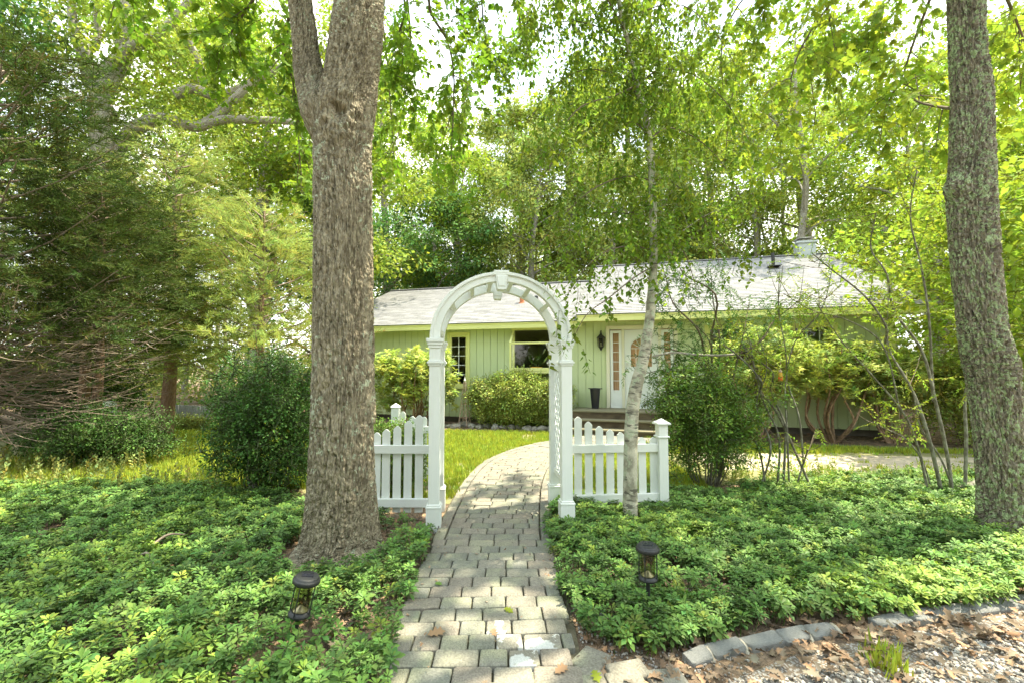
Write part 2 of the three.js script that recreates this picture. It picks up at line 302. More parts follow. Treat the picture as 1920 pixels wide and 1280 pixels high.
// shapes run from z = 0 to z = 1, folded a little along the midrib
const SHAPE = {
  diamond: { v: [[0, 0, 0], [0.32, 0.07, 0.45], [0, 0, 1], [-0.32, 0.07, 0.45], [0, -0.03, 0.45]], f: [0, 1, 4, 4, 1, 2, 0, 4, 3, 4, 2, 3] },
  narrow: { v: [[0, 0, 0], [0.17, 0.05, 0.5], [0, -0.08, 1], [-0.17, 0.05, 0.5]], f: [0, 1, 2, 0, 2, 3] },
  birch: { v: [[0, 0, 0], [0.36, 0.05, 0.28], [0.2, 0.03, 0.66], [0, -0.06, 1], [-0.2, 0.03, 0.66], [-0.36, 0.05, 0.28], [0, -0.02, 0.35]], f: [0, 1, 6, 6, 1, 2, 6, 2, 3, 6, 3, 4, 6, 4, 5, 0, 6, 5] },
  spurge: { v: [[0, 0, 0], [0.12, 0.02, 0.35], [0.25, 0.06, 0.62], [0.13, 0.0, 0.88], [0, -0.1, 1.05], [-0.13, 0.0, 0.88], [-0.25, 0.06, 0.62], [-0.12, 0.02, 0.35], [0, -0.02, 0.4], [0, -0.03, 0.72]], f: [0, 1, 8, 8, 1, 2, 8, 2, 9, 9, 2, 3, 9, 3, 4, 0, 8, 7, 8, 6, 7, 8, 9, 6, 9, 5, 6, 9, 4, 5] },
  blade: { v: [[0.02, 0, 0], [-0.02, 0, 0], [0.012, 0.03, 0.6], [-0.012, 0.03, 0.6], [0, 0.12, 1]], f: [0, 2, 1, 1, 2, 3, 2, 4, 3] },
  strip: { v: [[0.075, 0, 0], [-0.075, 0, 0], [0.045, 0, 1], [-0.045, 0, 1]], f: [0, 2, 1, 1, 2, 3] },
};
{ // lobed oak leaf
  const out = [[0, 0], [0.10, 0.14], [0.24, 0.22], [0.13, 0.34], [0.36, 0.50], [0.16, 0.58], [0.30, 0.78], [0.11, 0.82], [0, 1]], pts = [...out, ...out.slice(1, -1).reverse().map(([x, z]) => [-x, z])].map(([x, z]) => new THREE.Vector2(x, z));
  SHAPE.oak = { v: pts.map((q) => [q.x, 0.25 * Math.abs(q.x) - 0.12 * q.y * q.y, q.y]), f: THREE.ShapeUtils.triangulateShape(pts, []).flat() };
  SHAPE.curled = { v: pts.map((q) => [q.x * 0.9, 0.9 * Math.abs(q.x) * (0.3 + 0.5 * q.y) + 0.12 * Math.sin(q.y * 5), q.y]), f: SHAPE.oak.f };
}
const V = (x, y, z) => new THREE.Vector3(x, y, z);
const sphereDir = (r) => { const z = r.range(-1, 1), a = r.range(0, 6.2832), s = Math.sqrt(1 - z * z); return V(Math.cos(a) * s, z, Math.sin(a) * s); };
// a loose clump of leaves for crowns seen from afar
function clump(seed, n, radius, size, shape = SHAPE.diamond, flat = 0.6) {
  const F = new Foliage(seed), r = F.r;
  for (let i = 0; i < n; i++) {
    const p = sphereDir(r).multiplyScalar(radius * Math.cbrt(r())); p.y *= flat;
    const d = p.clone().normalize().add(sphereDir(r).multiplyScalar(0.8)); d.y -= 0.35;
    F.leaf(shape, p, d, V(r.gauss() * 0.6, 1, r.gauss() * 0.6), size * r.range(0.7, 1.25), 0.22);
    if (i % 6 === 0) F.twig(V(0, -0.1 * radius, 0), p, 0.006);
  }
  return F.build();
}
// a twig with leaves set along it, the first at its root; it points along +z and hangs by `droop`
function spray(seed, n, len, size, shape, droop = 0.2, fan = 1, tip = 0) {
  const F = new Foliage(seed), r = F.r, at_ = (k) => V(0.04 * Math.sin(k * 5 + seed) * len, -droop * len * k * k, len * k);
  for (let i = 0; i < 4; i++) F.twig(at_(i / 4), at_((i + 1) / 4), 0.0045 * (1 - i / 6));
  for (let i = 0; i < n; i++) {
    const k = tip && i >= n - tip ? 1 : (i + 0.6) / n, s = i % 2 ? 1 : -1, a = s * r.range(0.5, 1.25) * fan * (1 - 0.5 * k);
    const d = V(Math.sin(a), r.range(-0.55, 0.15) - droop * k, Math.cos(a));
    F.leaf(shape, at_(k), d, V(r.gauss() * 0.4, 1, r.gauss() * 0.4), size * r.range(0.7, 1.2), 0.2);
  }
  return F.build();
}
function hanging(seed, n, len, size) {           // birch twig that hangs from its root
  const F = new Foliage(seed), r = F.r, at_ = (k) => V(0.10 * len * Math.sin(k * 3 + seed), -len * k, 0.22 * len * k);
  for (let i = 0; i < 4; i++) F.twig(at_(i / 4), at_((i + 1) / 4), 0.0028);
  for (let i = 0; i < n; i++) { const k = (i + 0.5) / n, a = r.range(0, 6.28); F.leaf(SHAPE.birch, at_(k).add(V(Math.cos(a) * 0.02, 0, Math.sin(a) * 0.02)), V(Math.cos(a) * 0.7, -0.8 + r.gauss() * 0.3, Math.sin(a) * 0.7), V(-Math.cos(a), 0.9, -Math.sin(a)), size * r.range(0.7, 1.2), 0.2); }
  return F.build();
}
function feather(seed, len, brown = 0) {          // flat-hanging cedar frond
  const F = new Foliage(seed), r = F.r, at_ = (k) => V(0, -0.12 * len * k * k, len * k);
  for (let i = 0; i < 3; i++) F.twig(at_(i / 3), at_((i + 1) / 3), 0.006);
  for (let i = 0; i < 26; i++) {
    const k = 0.12 + 0.88 * i / 26, s = i % 2 ? 1 : -1, a = s * r.range(0.35, 0.85), L1 = len * r.range(0.16, 0.34) * (1.1 - 0.6 * k), p = at_(k), d = V(Math.sin(a), r.range(-0.6, 0.8), Math.cos(a)).normalize(), w = r() < brown;
    for (let j = 0; j < 4; j++) {
      const q = p.clone().addScaledVector(d, L1 * j * 0.24), e = d.clone().add(V(r.gauss() * 0.55, r.gauss() * 0.45, r.gauss() * 0.4));
      F.leaf(SHAPE.strip, q, e, sphereDir(r), L1 * 0.55, 0.22);
      if (w) for (let c = F.c.length - 12; c < F.c.length; c += 3) { F.c[c] *= 1.5; F.c[c + 1] *= 0.8; F.c[c + 2] *= 1.4; }
    }
  }
  return F.build();
}
function whorl(seed, n, size) {                  // rhododendron: long leaves round the end of a shoot
  const F = new Foliage(seed), r = F.r;
  for (let t = 0; t < 3; t++) { const c = V(r.gauss() * 0.09, r.range(-0.05, 0.07), r.gauss() * 0.09); F.twig(V(0, -0.12, 0), c, 0.004);
    for (let i = 0; i < n; i++) { const a = i / n * 6.28 + r.range(0, 0.5); F.leaf(SHAPE.narrow, c, V(Math.cos(a), r.range(-0.25, 0.55), Math.sin(a)), V(0, 1, 0), size * r.range(0.7, 1.15), 0.2); } }
  return F.build();
}
function spurgePlant(seed) {                     // evergreen ground cover: two whorls of toothed leaves on a short stem
  const F = new Foliage(seed), r = F.r, top = 0.115;
  F.twig(V(0, -0.06, 0), V(0, top, 0), 0.0035, [0.8, 0.75, 0.6]);
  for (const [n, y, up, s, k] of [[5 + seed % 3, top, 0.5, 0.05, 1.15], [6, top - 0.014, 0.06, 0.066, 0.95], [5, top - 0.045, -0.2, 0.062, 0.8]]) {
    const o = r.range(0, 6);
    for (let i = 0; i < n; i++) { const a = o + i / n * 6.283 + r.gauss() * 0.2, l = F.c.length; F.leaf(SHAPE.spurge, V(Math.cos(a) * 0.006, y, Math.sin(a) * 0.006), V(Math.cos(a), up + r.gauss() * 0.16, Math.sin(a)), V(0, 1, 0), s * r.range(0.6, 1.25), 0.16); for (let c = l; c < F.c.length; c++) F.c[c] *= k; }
  }
  return F.build();
}
function tuft(seed, n, h) {
  const F = new Foliage(seed), r = F.r;
  for (let i = 0; i < n; i++) { const a = r.range(0, 6.28), l = r.range(0.1, 0.7); F.leaf({ v: SHAPE.blade.v.map(([x, y, z]) => [x * 4, y, z]), f: SHAPE.blade.f }, V(r.gauss() * 0.05, 0, r.gauss() * 0.05), V(Math.cos(a) * l, 1, Math.sin(a) * l), V(-Math.cos(a), 0.2, -Math.sin(a)), h * r.range(0.5, 1.2), 0.25); }
  return F.build();
}
const G = {
  oakFar: [1, 2, 3].map((s) => clump(s, 34, 0.5, 0.15)),
  oakMid: [11, 12].map((s) => clump(s, 40, 0.42, 0.13)),
  oakWide: [15, 16].map((s) => clump(s, 46, 0.75, 0.26)),
  oakNear: [4, 5, 6].map((s) => spray(s, 13, 0.38, 0.1, SHAPE.oak, 0.25, 1.2, 4)),
  oakSmall: [7, 8].map((s) => spray(s, 12, 0.42, 0.105, SHAPE.oak, 0.2, 1.1, 4)),
  birch: [21, 22, 23].map((s) => hanging(s, 9, 0.22, 0.058)),
  cedar: [31, 32, 33].map((s) => feather(s, 0.52)),
  cedarBrown: [34, 35].map((s) => feather(s, 0.5, 0.35)),
  small: [41, 42].map((s) => clump(s, 46, 0.16, 0.034, SHAPE.diamond, 0.9)),
  smallOpen: [43, 44].map((s) => spray(s, 16, 0.32, 0.05, SHAPE.narrow, 0.1, 1.2)),
  box: [45, 46].map((s) => clump(s, 42, 0.15, 0.045, SHAPE.diamond, 0.9)),
  whorl: [51, 52].map((s) => whorl(s, 8, 0.125)),
  spurge: [61, 62, 63, 64, 65, 66].map(spurgePlant),
  tuft: [71, 72].map((s) => tuft(s, 22, 0.075)),
  weed: [75, 76].map((s) => spray(s, 12, 0.28, 0.06, SHAPE.diamond, -0.5, 1.2)),
};
// put copies of some sprays at spots {p, d (where +z goes) or turn, s, t}
function scatter(name, geos, mat, parent, spots, seed, tint = 0.25, kind) {
  const r = rng(seed), lots = geos.map(() => []);
  for (const s of spots) lots[Math.floor(r() * geos.length)].push(s);
  const m = new THREE.Matrix4(), q = new THREE.Quaternion(), e = new THREE.Euler(), c = new THREE.Color();
  lots.forEach((list, k) => {
    if (!list.length) return;
    const im = new THREE.InstancedMesh(geos[k], mat, list.length);
    list.forEach((s, i) => {
      if (s.d) { const z = s.d.clone().normalize(), x = V(0, 1, 0).cross(z); if (x.lengthSq() < 1e-4) x.set(1, 0, 0); x.normalize(); q.setFromRotationMatrix(m.makeBasis(x, V(0, 0, 0).crossVectors(z, x), z)); if (s.roll) q.multiply(new THREE.Quaternion().setFromAxisAngle(V(0, 0, 1), s.roll)); }
      else q.setFromEuler(e.set(s.tilt ? r.gauss() * s.tilt : 0, r.range(0, 6.283), s.tilt ? r.gauss() * s.tilt : 0, 'YXZ'));
      im.setMatrixAt(i, m.compose(s.p, q, V(s.s ?? 1, s.s ?? 1, s.s ?? 1)));
      const k1 = (s.t ?? 1) * Math.max(0.35, 1 + tint * r.gauss()), w = (s.w ?? 0) + 0.5 * tint * r.gauss();
      im.setColorAt(i, c.setRGB(k1 * (1 + w), k1, k1 * (1 - 0.6 * w)));
    });
    im.name = numbered(name); im.castShadow = im.receiveShadow = true; if (kind) im.userData.kind = kind;
    parent.add(im);
  });
}
// ------------------------------------------------------------------ trees
// a trunk, limbs that leave it, and leaf clumps gathered round the limbs' ends
function tree(o) {
  const r = rng(o.seed), t = thing(o.name, o.label, 'tree', [o.x, 0, o.z], 0, o.group);
  const h = o.h, tr = o.trunk ?? 0.012 * h + 0.05, lean = o.lean ?? [r.gauss() * 0.05 * h, r.gauss() * 0.04 * h], bark = o.bark ?? M.greyBark;
  const spine = []; for (let i = 0; i <= 5; i++) { const k = i / 5; spine.push(V(lean[0] * k * k + (i ? r.gauss() * 0.018 * h : 0), h * 0.86 * k - (i ? 0 : 0.15), lean[1] * k * k + (i ? r.gauss() * 0.018 * h : 0))); }
  const along = new THREE.CatmullRomCurve3(spine);
  part('trunk', tube(spine, [tr * 1.35, tr, tr * 0.85, tr * 0.65, tr * 0.42, tr * 0.12], o.seg ?? 9, 18), bark, t);
  const ends = [];
  for (let i = 0; i < o.limbs; i++) {
    const k = lerp(o.from ?? 0.35, 0.98, (i + r.range(0.1, 0.9)) / o.limbs), p = along.getPoint(k), a = i * 2.4 + r.gauss() * 0.5;
    const len = o.r * (o.profile ? o.profile(k) : Math.sqrt(Math.max(0.12, 1 - Math.pow((k - 0.55) / 0.5, 2)))) * r.range(0.75, 1.1), rise = o.rise ?? r.range(0.25, 0.9);
    const d = V(Math.cos(a), rise, Math.sin(a)).normalize(), m = p.clone().addScaledVector(d, len * 0.5).add(V(r.gauss() * 0.1 * len, 0.05 * len, r.gauss() * 0.1 * len)), e = p.clone().addScaledVector(d, len).add(V(0, (o.sag ?? -0.05) * len, 0));
    const lr = tr * 0.42 * (1.05 - k * 0.7), list = [tube([p, m, e], [lr, lr * 0.6, lr * 0.18], 6)];
    const c = new THREE.CatmullRomCurve3([p, m, e]);
    ends.push([e, 1]);
    for (let j = 0; j < (o.subs ?? 4); j++) {
      const kk = r.range(0.35, 0.95), q = c.getPoint(kk), dd = d.clone().multiplyScalar(0.6).add(sphereDir(r)).normalize(); dd.y = dd.y * 0.6 + 0.12;
      const w = q.clone().addScaledVector(dd, len * r.range(0.3, 0.5)); list.push(tube([q, q.clone().lerp(w, 0.5).add(V(0, 0.06 * len, 0)), w], [lr * 0.4, lr * 0.1], 4, 3)); ends.push([w, 0.9]);
    }
    part('limb', list, o.limbBark ?? bark, t);
  }
  const spots = [], per = o.clumps / ends.length;
  for (const [e, k] of ends) for (let i = 0; i < per; i++) { const p = e.clone().add(V(r.gauss(), r.gauss() * 0.6, r.gauss()).multiplyScalar((o.puff ?? 0.9) * k)); if (p.y > (o.low ?? 1)) spots.push({ p, s: r.range(0.75, 1.3) * (o.scale ?? 1), tilt: 0.3 }); }
  scatter('crown', o.geo ?? G.oakFar, o.leaf ?? L.maple, t, spots, o.seed + 500, o.tint ?? 0.25, 'stuff');
  return t;
}
// cedar: a straight stem, fronds thick all round on whorls of thin branches
function cedar(o) {
  const r = rng(o.seed), t = thing(o.name ?? 'cedar_tree', o.label, 'tree', [o.x, 0, o.z], 0, o.group), h = o.h, tr = o.trunk ?? 0.12;
  part('trunk', tube([V(0, -0.1, 0), V(r.gauss() * 0.08, h * 0.35, r.gauss() * 0.08), V(r.gauss() * 0.1, h * 0.7, r.gauss() * 0.1), V(0, h, 0)], [tr * 1.3, tr, tr * 0.55, 0.015], 10, 24, (th, s) => tr * 0.14 * perlin.noise(Math.cos(th) * 2.2, s * 0.8, Math.sin(th) * 2.2 + o.seed)), M.cedarBark, t);
  const spots = [], brown = [], bare = [];
  for (let i = 0; i < o.branches; i++) {
    const k = lerp(o.from, 0.98, Math.pow((i + 0.5) / o.branches, 0.9)), y = h * k, a = i * 2.39996 + r.gauss() * 0.3, len = o.r * Math.pow(1 - k, 0.62) * 1.25 * r.range(0.7, 1.1) + 0.25;
    const d = V(Math.cos(a), 0.28 + 0.5 * k, Math.sin(a)), p = V(0, y, 0), e = p.clone().addScaledVector(d, len), m = p.clone().lerp(e, 0.5).add(V(0, -0.08 * len, 0));
    bare.push(tube([p, m, e], [0.022, 0.006], 4, 4));
    const n = Math.round(o.fronds * len);
    for (let j = 0; j < n; j++) { const kk = Math.sqrt(r.range(0.06, 1)), q = p.clone().lerp(e, kk).add(V(r.gauss(), r.gauss() * 0.8, r.gauss()).multiplyScalar(0.2 + 0.16 * len)); const out = V(Math.cos(a) + r.gauss() * 0.8, r.range(-0.35, 0.6), Math.sin(a) + r.gauss() * 0.8); (r() < (o.brown ?? 0.06) ? brown : spots).push({ p: q, d: out, roll: r.gauss() * 0.6, s: r.range(0.6, 1.15) * (o.size ?? 1) }); }
  }
  part('limb', bare, M.deadTwig, t);
  scatter('crown', G.cedar, o.leaf ?? L.cedar, t, spots, o.seed + 400, 0.28, 'stuff');
  if (brown.length) scatter('crown', G.cedarBrown, o.leaf ?? L.cedar, t, brown, o.seed + 410, 0.3, 'stuff');
  return t;
}
// a bush: stems from the ground, leaf clumps filling a rounded body, thickest on its skin
function bush(o) {
  const r = rng(o.seed), t = thing(o.name ?? 'shrub', o.label, 'shrub', [o.x, 0, o.z], o.turn ?? 0, o.group), [rx, ry, rz] = o.size, cy = o.bottom + ry, stems = [], spots = [];
  for (let i = 0; i < o.stems; i++) {
    const a = r.range(0, 6.283), k = r.range(0.25, 0.85), e = V(Math.cos(a) * rx * k, cy + ry * r.range(-0.2, 0.7), Math.sin(a) * rz * k), bs = o.twist ? 0.07 : 0.3, b = V(Math.cos(a) * rx * bs * r(), -0.05, Math.sin(a) * rz * bs * r());
    stems.push(tube([b, b.clone().lerp(e, 0.3).add(V((o.twist ?? 0) * r.gauss() + Math.cos(a) * 0.1 * rx, 0, (o.twist ?? 0) * r.gauss() + Math.sin(a) * 0.1 * rz)), b.clone().lerp(e, 0.62).add(V((o.twist ?? 0) * r.gauss(), 0.05 * ry, (o.twist ?? 0) * r.gauss())), e], [o.stem ?? 0.012, (o.stem ?? 0.012) * 0.4], 6, 14));
  }
  if (stems.length) part('stem', stems, o.stemMat ?? M.twig, t);
  for (let i = 0; i < o.clumps; i++) {
    const d = sphereDir(r), bump = 1 + (o.lumpy ?? 0.14) * perlin.noise(d.x * 2.6 + o.seed, d.y * 2.6, d.z * 2.6) * 2, k = Math.pow(r(), o.core ?? 0.22) * bump, box = o.boxy ? Math.pow(Math.pow(Math.abs(d.x), o.boxy) + Math.pow(Math.abs(d.y), o.boxy) + Math.pow(Math.abs(d.z), o.boxy), -1 / o.boxy) : 1;
    const p = V(d.x * rx * k * box, cy + d.y * ry * k * box, d.z * rz * k * box); if (p.y < (o.floor ?? 0.04)) continue;
    if (o.gap && perlin.noise(p.x * 3 + o.seed, p.y * 3, p.z * 3) > o.gap) continue;
    spots.push({ p, s: r.range(0.7, 1.25) * (o.scale ?? 1), d: o.outward ? V(d.x + r.gauss() * 0.5, d.y * 0.6 + 0.3 + r.gauss() * 0.4, d.z + r.gauss() * 0.5) : undefined, tilt: 0.5 });
  }
  if (o.shoots) { const sh = []; for (let i = 0; i < o.shoots; i++) { const d = sphereDir(r); d.y = Math.abs(d.y) * 0.9 + 0.05; d.normalize(); const k = 0.98 + r() * 0.1; sh.push({ p: V(d.x * rx * k, cy + d.y * ry * k, d.z * rz * k), d: V(d.x * 0.5 + r.gauss() * 0.3, 0.9, d.z * 0.5 + r.gauss() * 0.3), s: r.range(0.5, 1.0) }); } scatter('shoot', G.smallOpen, o.leaf ?? L.privet, t, sh, o.seed + 350, 0.3, 'stuff'); }
  scatter('crown', o.geo ?? G.small, o.leaf ?? L.privet, t, spots, o.seed + 300, o.tint ?? 0.25, 'stuff');
  return t;
}
// ------------------------------------------------------------------ ground
{
  const g = new THREE.PlaneGeometry(600, 600, 2, 2); g.rotateX(-Math.PI / 2); const uv = g.attributes.uv; for (let i = 0; i < uv.count; i++) uv.setXY(i, uv.getX(i) * 600, uv.getY(i) * 600);
  structure('ground', g, M.soil, 'brown earth with leaf litter under the trees and plants');
}
function sheet(poly, y) {                         // a flat area with uv in metres
  const g = new THREE.ShapeGeometry(new THREE.Shape(poly.map(([x, z]) => new THREE.Vector2(x, -z)))); g.rotateX(-Math.PI / 2); g.translate(0, y, 0);
  const p = g.attributes.position, uv = g.attributes.uv; for (let i = 0; i < p.count; i++) uv.setXY(i, p.getX(i), p.getZ(i)); return g;
}
// the path's middle line, from the drive to the steps, and its frame at a distance along it
const pathLine = new THREE.CatmullRomCurve3([[-0.13, -1.6], [-0.15, -2.6], [-0.175, -3.3], [-0.17, -4.4], [-0.14, -5.2], [-0.06, -6.3], [0.14, -7.4], [0.55, -8.35], [1.1, -9.05], [1.8, -9.65], [2.75, -10.2]].map(([x, z]) => V(x, 0, z)));
pathLine.arcLengthDivisions = 800;
const pathLen = pathLine.getLength(), pathAt = (s) => { const k = clamp(s / pathLen, 0, 1), p = pathLine.getPointAt(k), t = pathLine.getTangentAt(k); return { p, t, n: V(-t.z, 0, t.x) }; };
const pathHalf = (s) => lerp(0.47, 0.53, smooth(s, 0.3, 1.8)) + 0.065 * smooth(s, 2, 6);
const pathEdge = (side, extra, from = 0, to = pathLen, n = 40) => Array.from({ length: n + 1 }, (_, i) => { const s = lerp(from, to, i / n), f = pathAt(s), q = f.p.clone().addScaledVector(f.n, side * (pathHalf(s) + extra)); return [q.x, q.z]; });
const onPath = (x, z, extra = 0) => inside(x, z, onPath.polys[extra] ??= [...pathEdge(-1, extra), ...pathEdge(1, extra).reverse()]);
onPath.polys = {};
structure('lawn', sheet([[-9, -5.9], [-5.2, -5.85], [-2.4, -5.4], [0.9, -5.3], [2.9, -6.2], [9, -6.6], [13, -6.8], [13, -10.2], [9, -8.9], [4.2, -9.8], [-1, -11.3], [-6, -12.9], [-12, -14], [-12, -8]], 0.004), M.lawnSoil, 'thin front lawn with bare soil showing between the blades');
structure('dirt_track', sheet([[3.1, -7.1], [5.5, -6.8], [9, -6.7], [13, -6.8], [13, -8.1], [8, -8.0], [5, -8.3], [3.3, -8.6]], 0.008), M.sandy, 'sunlit strip of bare sandy ground before the right wing');
structure('planting_bed', sheet([[-5.8, -14.2], [-5.6, -12.7], [-3, -11.75], [-1.2, -11.15], [0.4, -10.95], [1.45, -10.85], [1.45, -12.4]], 0.008), M.soil, 'dark mulched bed along the foot of the house wall');
structure('driveway', sheet([[0.95, -2.32], [1.6, -2.62], [2.4, -2.82], [3.2, -3.02], [4.2, -3.3], [7, -4.2], [12, -5.2], [12, 6], [-8, 6], [-8, 1], [-1.5, -1.35], [-0.4, -1.9]], 0.004), M.gravelBed, 'gravel drive edge scattered with brown leaves');

// ------------------------------------------------------------------ path of tumbled pavers
{
  const path = structure('path', sheet([...pathEdge(-1, 0.03), ...pathEdge(1, 0.03).reverse()], 0.012), M.joint, 'curving walk of tumbled concrete pavers from the drive to the steps');
  const r = rng(77), geos = [];
  for (let s = 0; s < 6; s++) {
    const t = [-0.5, -0.5, -0.43, 0.43, 0.5, 0.5], h = [-1, -0.19, 0, 0, -0.19, -1], pos = [], uv = [], idx = [], q = rng(s + 900), cut = [0, 1, 2, 3].map(() => q.range(0.01, 0.06));
    for (let j = 0; j < 6; j++) for (let i = 0; i < 6; i++) {
      const e = (i < 2 || i > 3) && (j < 2 || j > 3), k = e ? 1 - cut[(i > 2) + 2 * (j > 2)] * 1.6 : 1 - (i < 2 || i > 3 || j < 2 || j > 3 ? q.range(0, 0.025) : 0);
      pos.push(t[i] * k, Math.min(h[i], h[j]) + (Math.min(h[i], h[j]) > -1 ? q.gauss() * 0.06 : 0), t[j] * k); uv.push(t[i] * 0.24 + s * 0.37, t[j] * 0.16 + s * 0.21);
    }
    for (let j = 0; j < 5; j++) for (let i = 0; i < 5; i++) { const a = j * 6 + i; idx.push(a, a + 6, a + 1, a + 1, a + 6, a + 7); }
    const g = new THREE.BufferGeometry(); g.setAttribute('position', new THREE.Float32BufferAttribute(pos, 3)); g.setAttribute('uv', new THREE.Float32BufferAttribute(uv, 2)); g.setIndex(idx); g.computeVertexNormals(); geos.push(g);
  }
  const far = [];
  let count = 0;
  const lay = (x, z, w, d, turn, mat, lift = 0) => {
    const m = new THREE.Matrix4().compose(V(x, 0.052 + lift + r.gauss() * 0.003, z), new THREE.Quaternion().setFromEuler(new THREE.Euler(r.gauss() * 0.026, turn + r.gauss() * 0.026, r.gauss() * 0.026, 'YXZ')), V(w, 0.045, d)), g = r.pick(geos), mt = mat ?? r.pick(paverMats);
    if (count++ < 296) { const o = new THREE.Mesh(g, mt); o.applyMatrix4(m); o.name = numbered('paver'); o.castShadow = o.receiveShadow = true; path.add(o); }
    else far.push(place(g.clone(), m));
  };
  const pitch = 0.143, joint = 0.007;
  let row = 0;
  for (let s = 0.62; s < pathLen - 0.1; s += pitch, row++) {
    const f = pathAt(s), border = s > 2.5, half = pathHalf(s) - (border ? 0.105 : 0), turn = Math.atan2(-f.n.z, f.n.x) + (s < 1.9 ? r.gauss() * 0.02 : 0);
    let x = -half - (border ? 0 : r.range(-0.02, 0.04)), first = row % 2;
    const end = half + (border ? 0 : r.range(-0.04, 0.03));
    while (x < end - 0.05) {
      let w = first ? r.range(0.1, 0.14) : r.pick([0.155, 0.205, 0.22, 0.245, 0.17]); first = 0;
      if (x + w > end - 0.065) w = end - x;
      const c = f.p.clone().addScaledVector(f.n, x + w / 2), px = x + w / 2;
      let mat;
      if (s > 0.8 && s < 1.36 && px > 0.0 && px < 0.36) mat = stainedMats[s < 0.94 ? (px > 0.2 ? 1 : 9) : s < 1.08 ? (px > 0.06 ? 1 : 2) : s < 1.2 ? (px < 0.12 ? 2 : 9) : 9];
      lay(c.x, c.z, w - joint, pitch - joint, turn, mat);
      x += w;
    }
    if (border && row % 2 === 0) for (const side of [-1, 1]) { const ss = s + 0.06, q = pathAt(ss), c = q.p.clone().addScaledVector(q.n, side * (pathHalf(ss) - 0.048)); lay(c.x, c.z, 0.095, 0.32, Math.atan2(-q.n.z, q.n.x)); }
  }
  for (let i = 0; i < 8; i++) lay(-0.62 + i * 0.2 + r.gauss() * 0.01, -2.18 - i * 0.022, 0.19, 0.2, 0.12 + r.gauss() * 0.05, undefined, -0.006);   // the skewed course along the drive
  for (const [x, z, w, d, tr] of [[0.42, -2.52, 0.2, 0.16, 0.9], [0.60, -2.43, 0.21, 0.14, 0.25], [0.36, -2.38, 0.22, 0.13, 0.2], [0.16, -2.36, 0.2, 0.13, 0.18]]) lay(x, z, w, d, tr, undefined, -0.012);
  for (let x = 0; x < 7; x++) for (let k = 0; k < 4; k++) { const m = M4(1.75 + x * 0.26 + (k % 2) * 0.12, 0.05, -9.62 - k * 0.172 + x * 0.075, -0.29, 0, 0, [0.25, 0.045, 0.163]); far.push(place(geos[(x + k) % 6].clone(), m)); }
  const m = part('far_paver', far, paverMats[1], path, 'stuff');
}

// ------------------------------------------------------------------ granite kerb by the drive
{
  const kerb = thing('kerb', 'grey granite block kerb curving along the gravel at lower right', 'kerb'); kerb.userData.kind = 'structure';
  const pts = [[1292, 1243], [1335, 1226], [1400, 1212], [1465, 1199], [1520, 1190], [1575, 1180], [1650, 1186 - 14], [1710, 1162], [1765, 1154], [1820, 1146], [1870, 1139], [1925, 1130], [1990, 1121], [2060, 1111]].map(([x, y]) => onGround(x, y, 0.03));
  const r = rng(5);
  for (let i = 0; i + 1 < pts.length; i++) {
    if (i === 5) continue;                       // here leaves bury the row
    const a = pts[i], b = pts[i + 1], len = a.distanceTo(b), g = new RoundedBoxGeometry(len * 0.96, 0.15, 0.1, 3, 0.016), p = g.attributes.position;
    for (let k = 0; k < p.count; k++) { const n = perlin.noise(p.getX(k) * 17 + i * 9, p.getY(k) * 17, p.getZ(k) * 17) * 0.022; p.setXYZ(k, p.getX(k) + n, p.getY(k) + n, p.getZ(k) + n * 0.7); }
    g.computeVertexNormals();
    const m = part('kerb_stone', g, M.granite, kerb); m.position.set((a.x + b.x) / 2, -0.035 + r.gauss() * 0.004, (a.z + b.z) / 2 - 0.04); m.rotation.set(0.12 + r.gauss() * 0.04, Math.atan2(-(b.z - a.z), b.x - a.x), r.gauss() * 0.02);
    const j = part('mortar_joint', tube([V(b.x, -0.03, b.z + 0.02), V(b.x, 0.012, b.z - 0.01), V(b.x, 0.016, b.z - 0.07), V(b.x, -0.03, b.z - 0.1)], [0.017], 6, 10), M.mortar, kerb);
  }
}

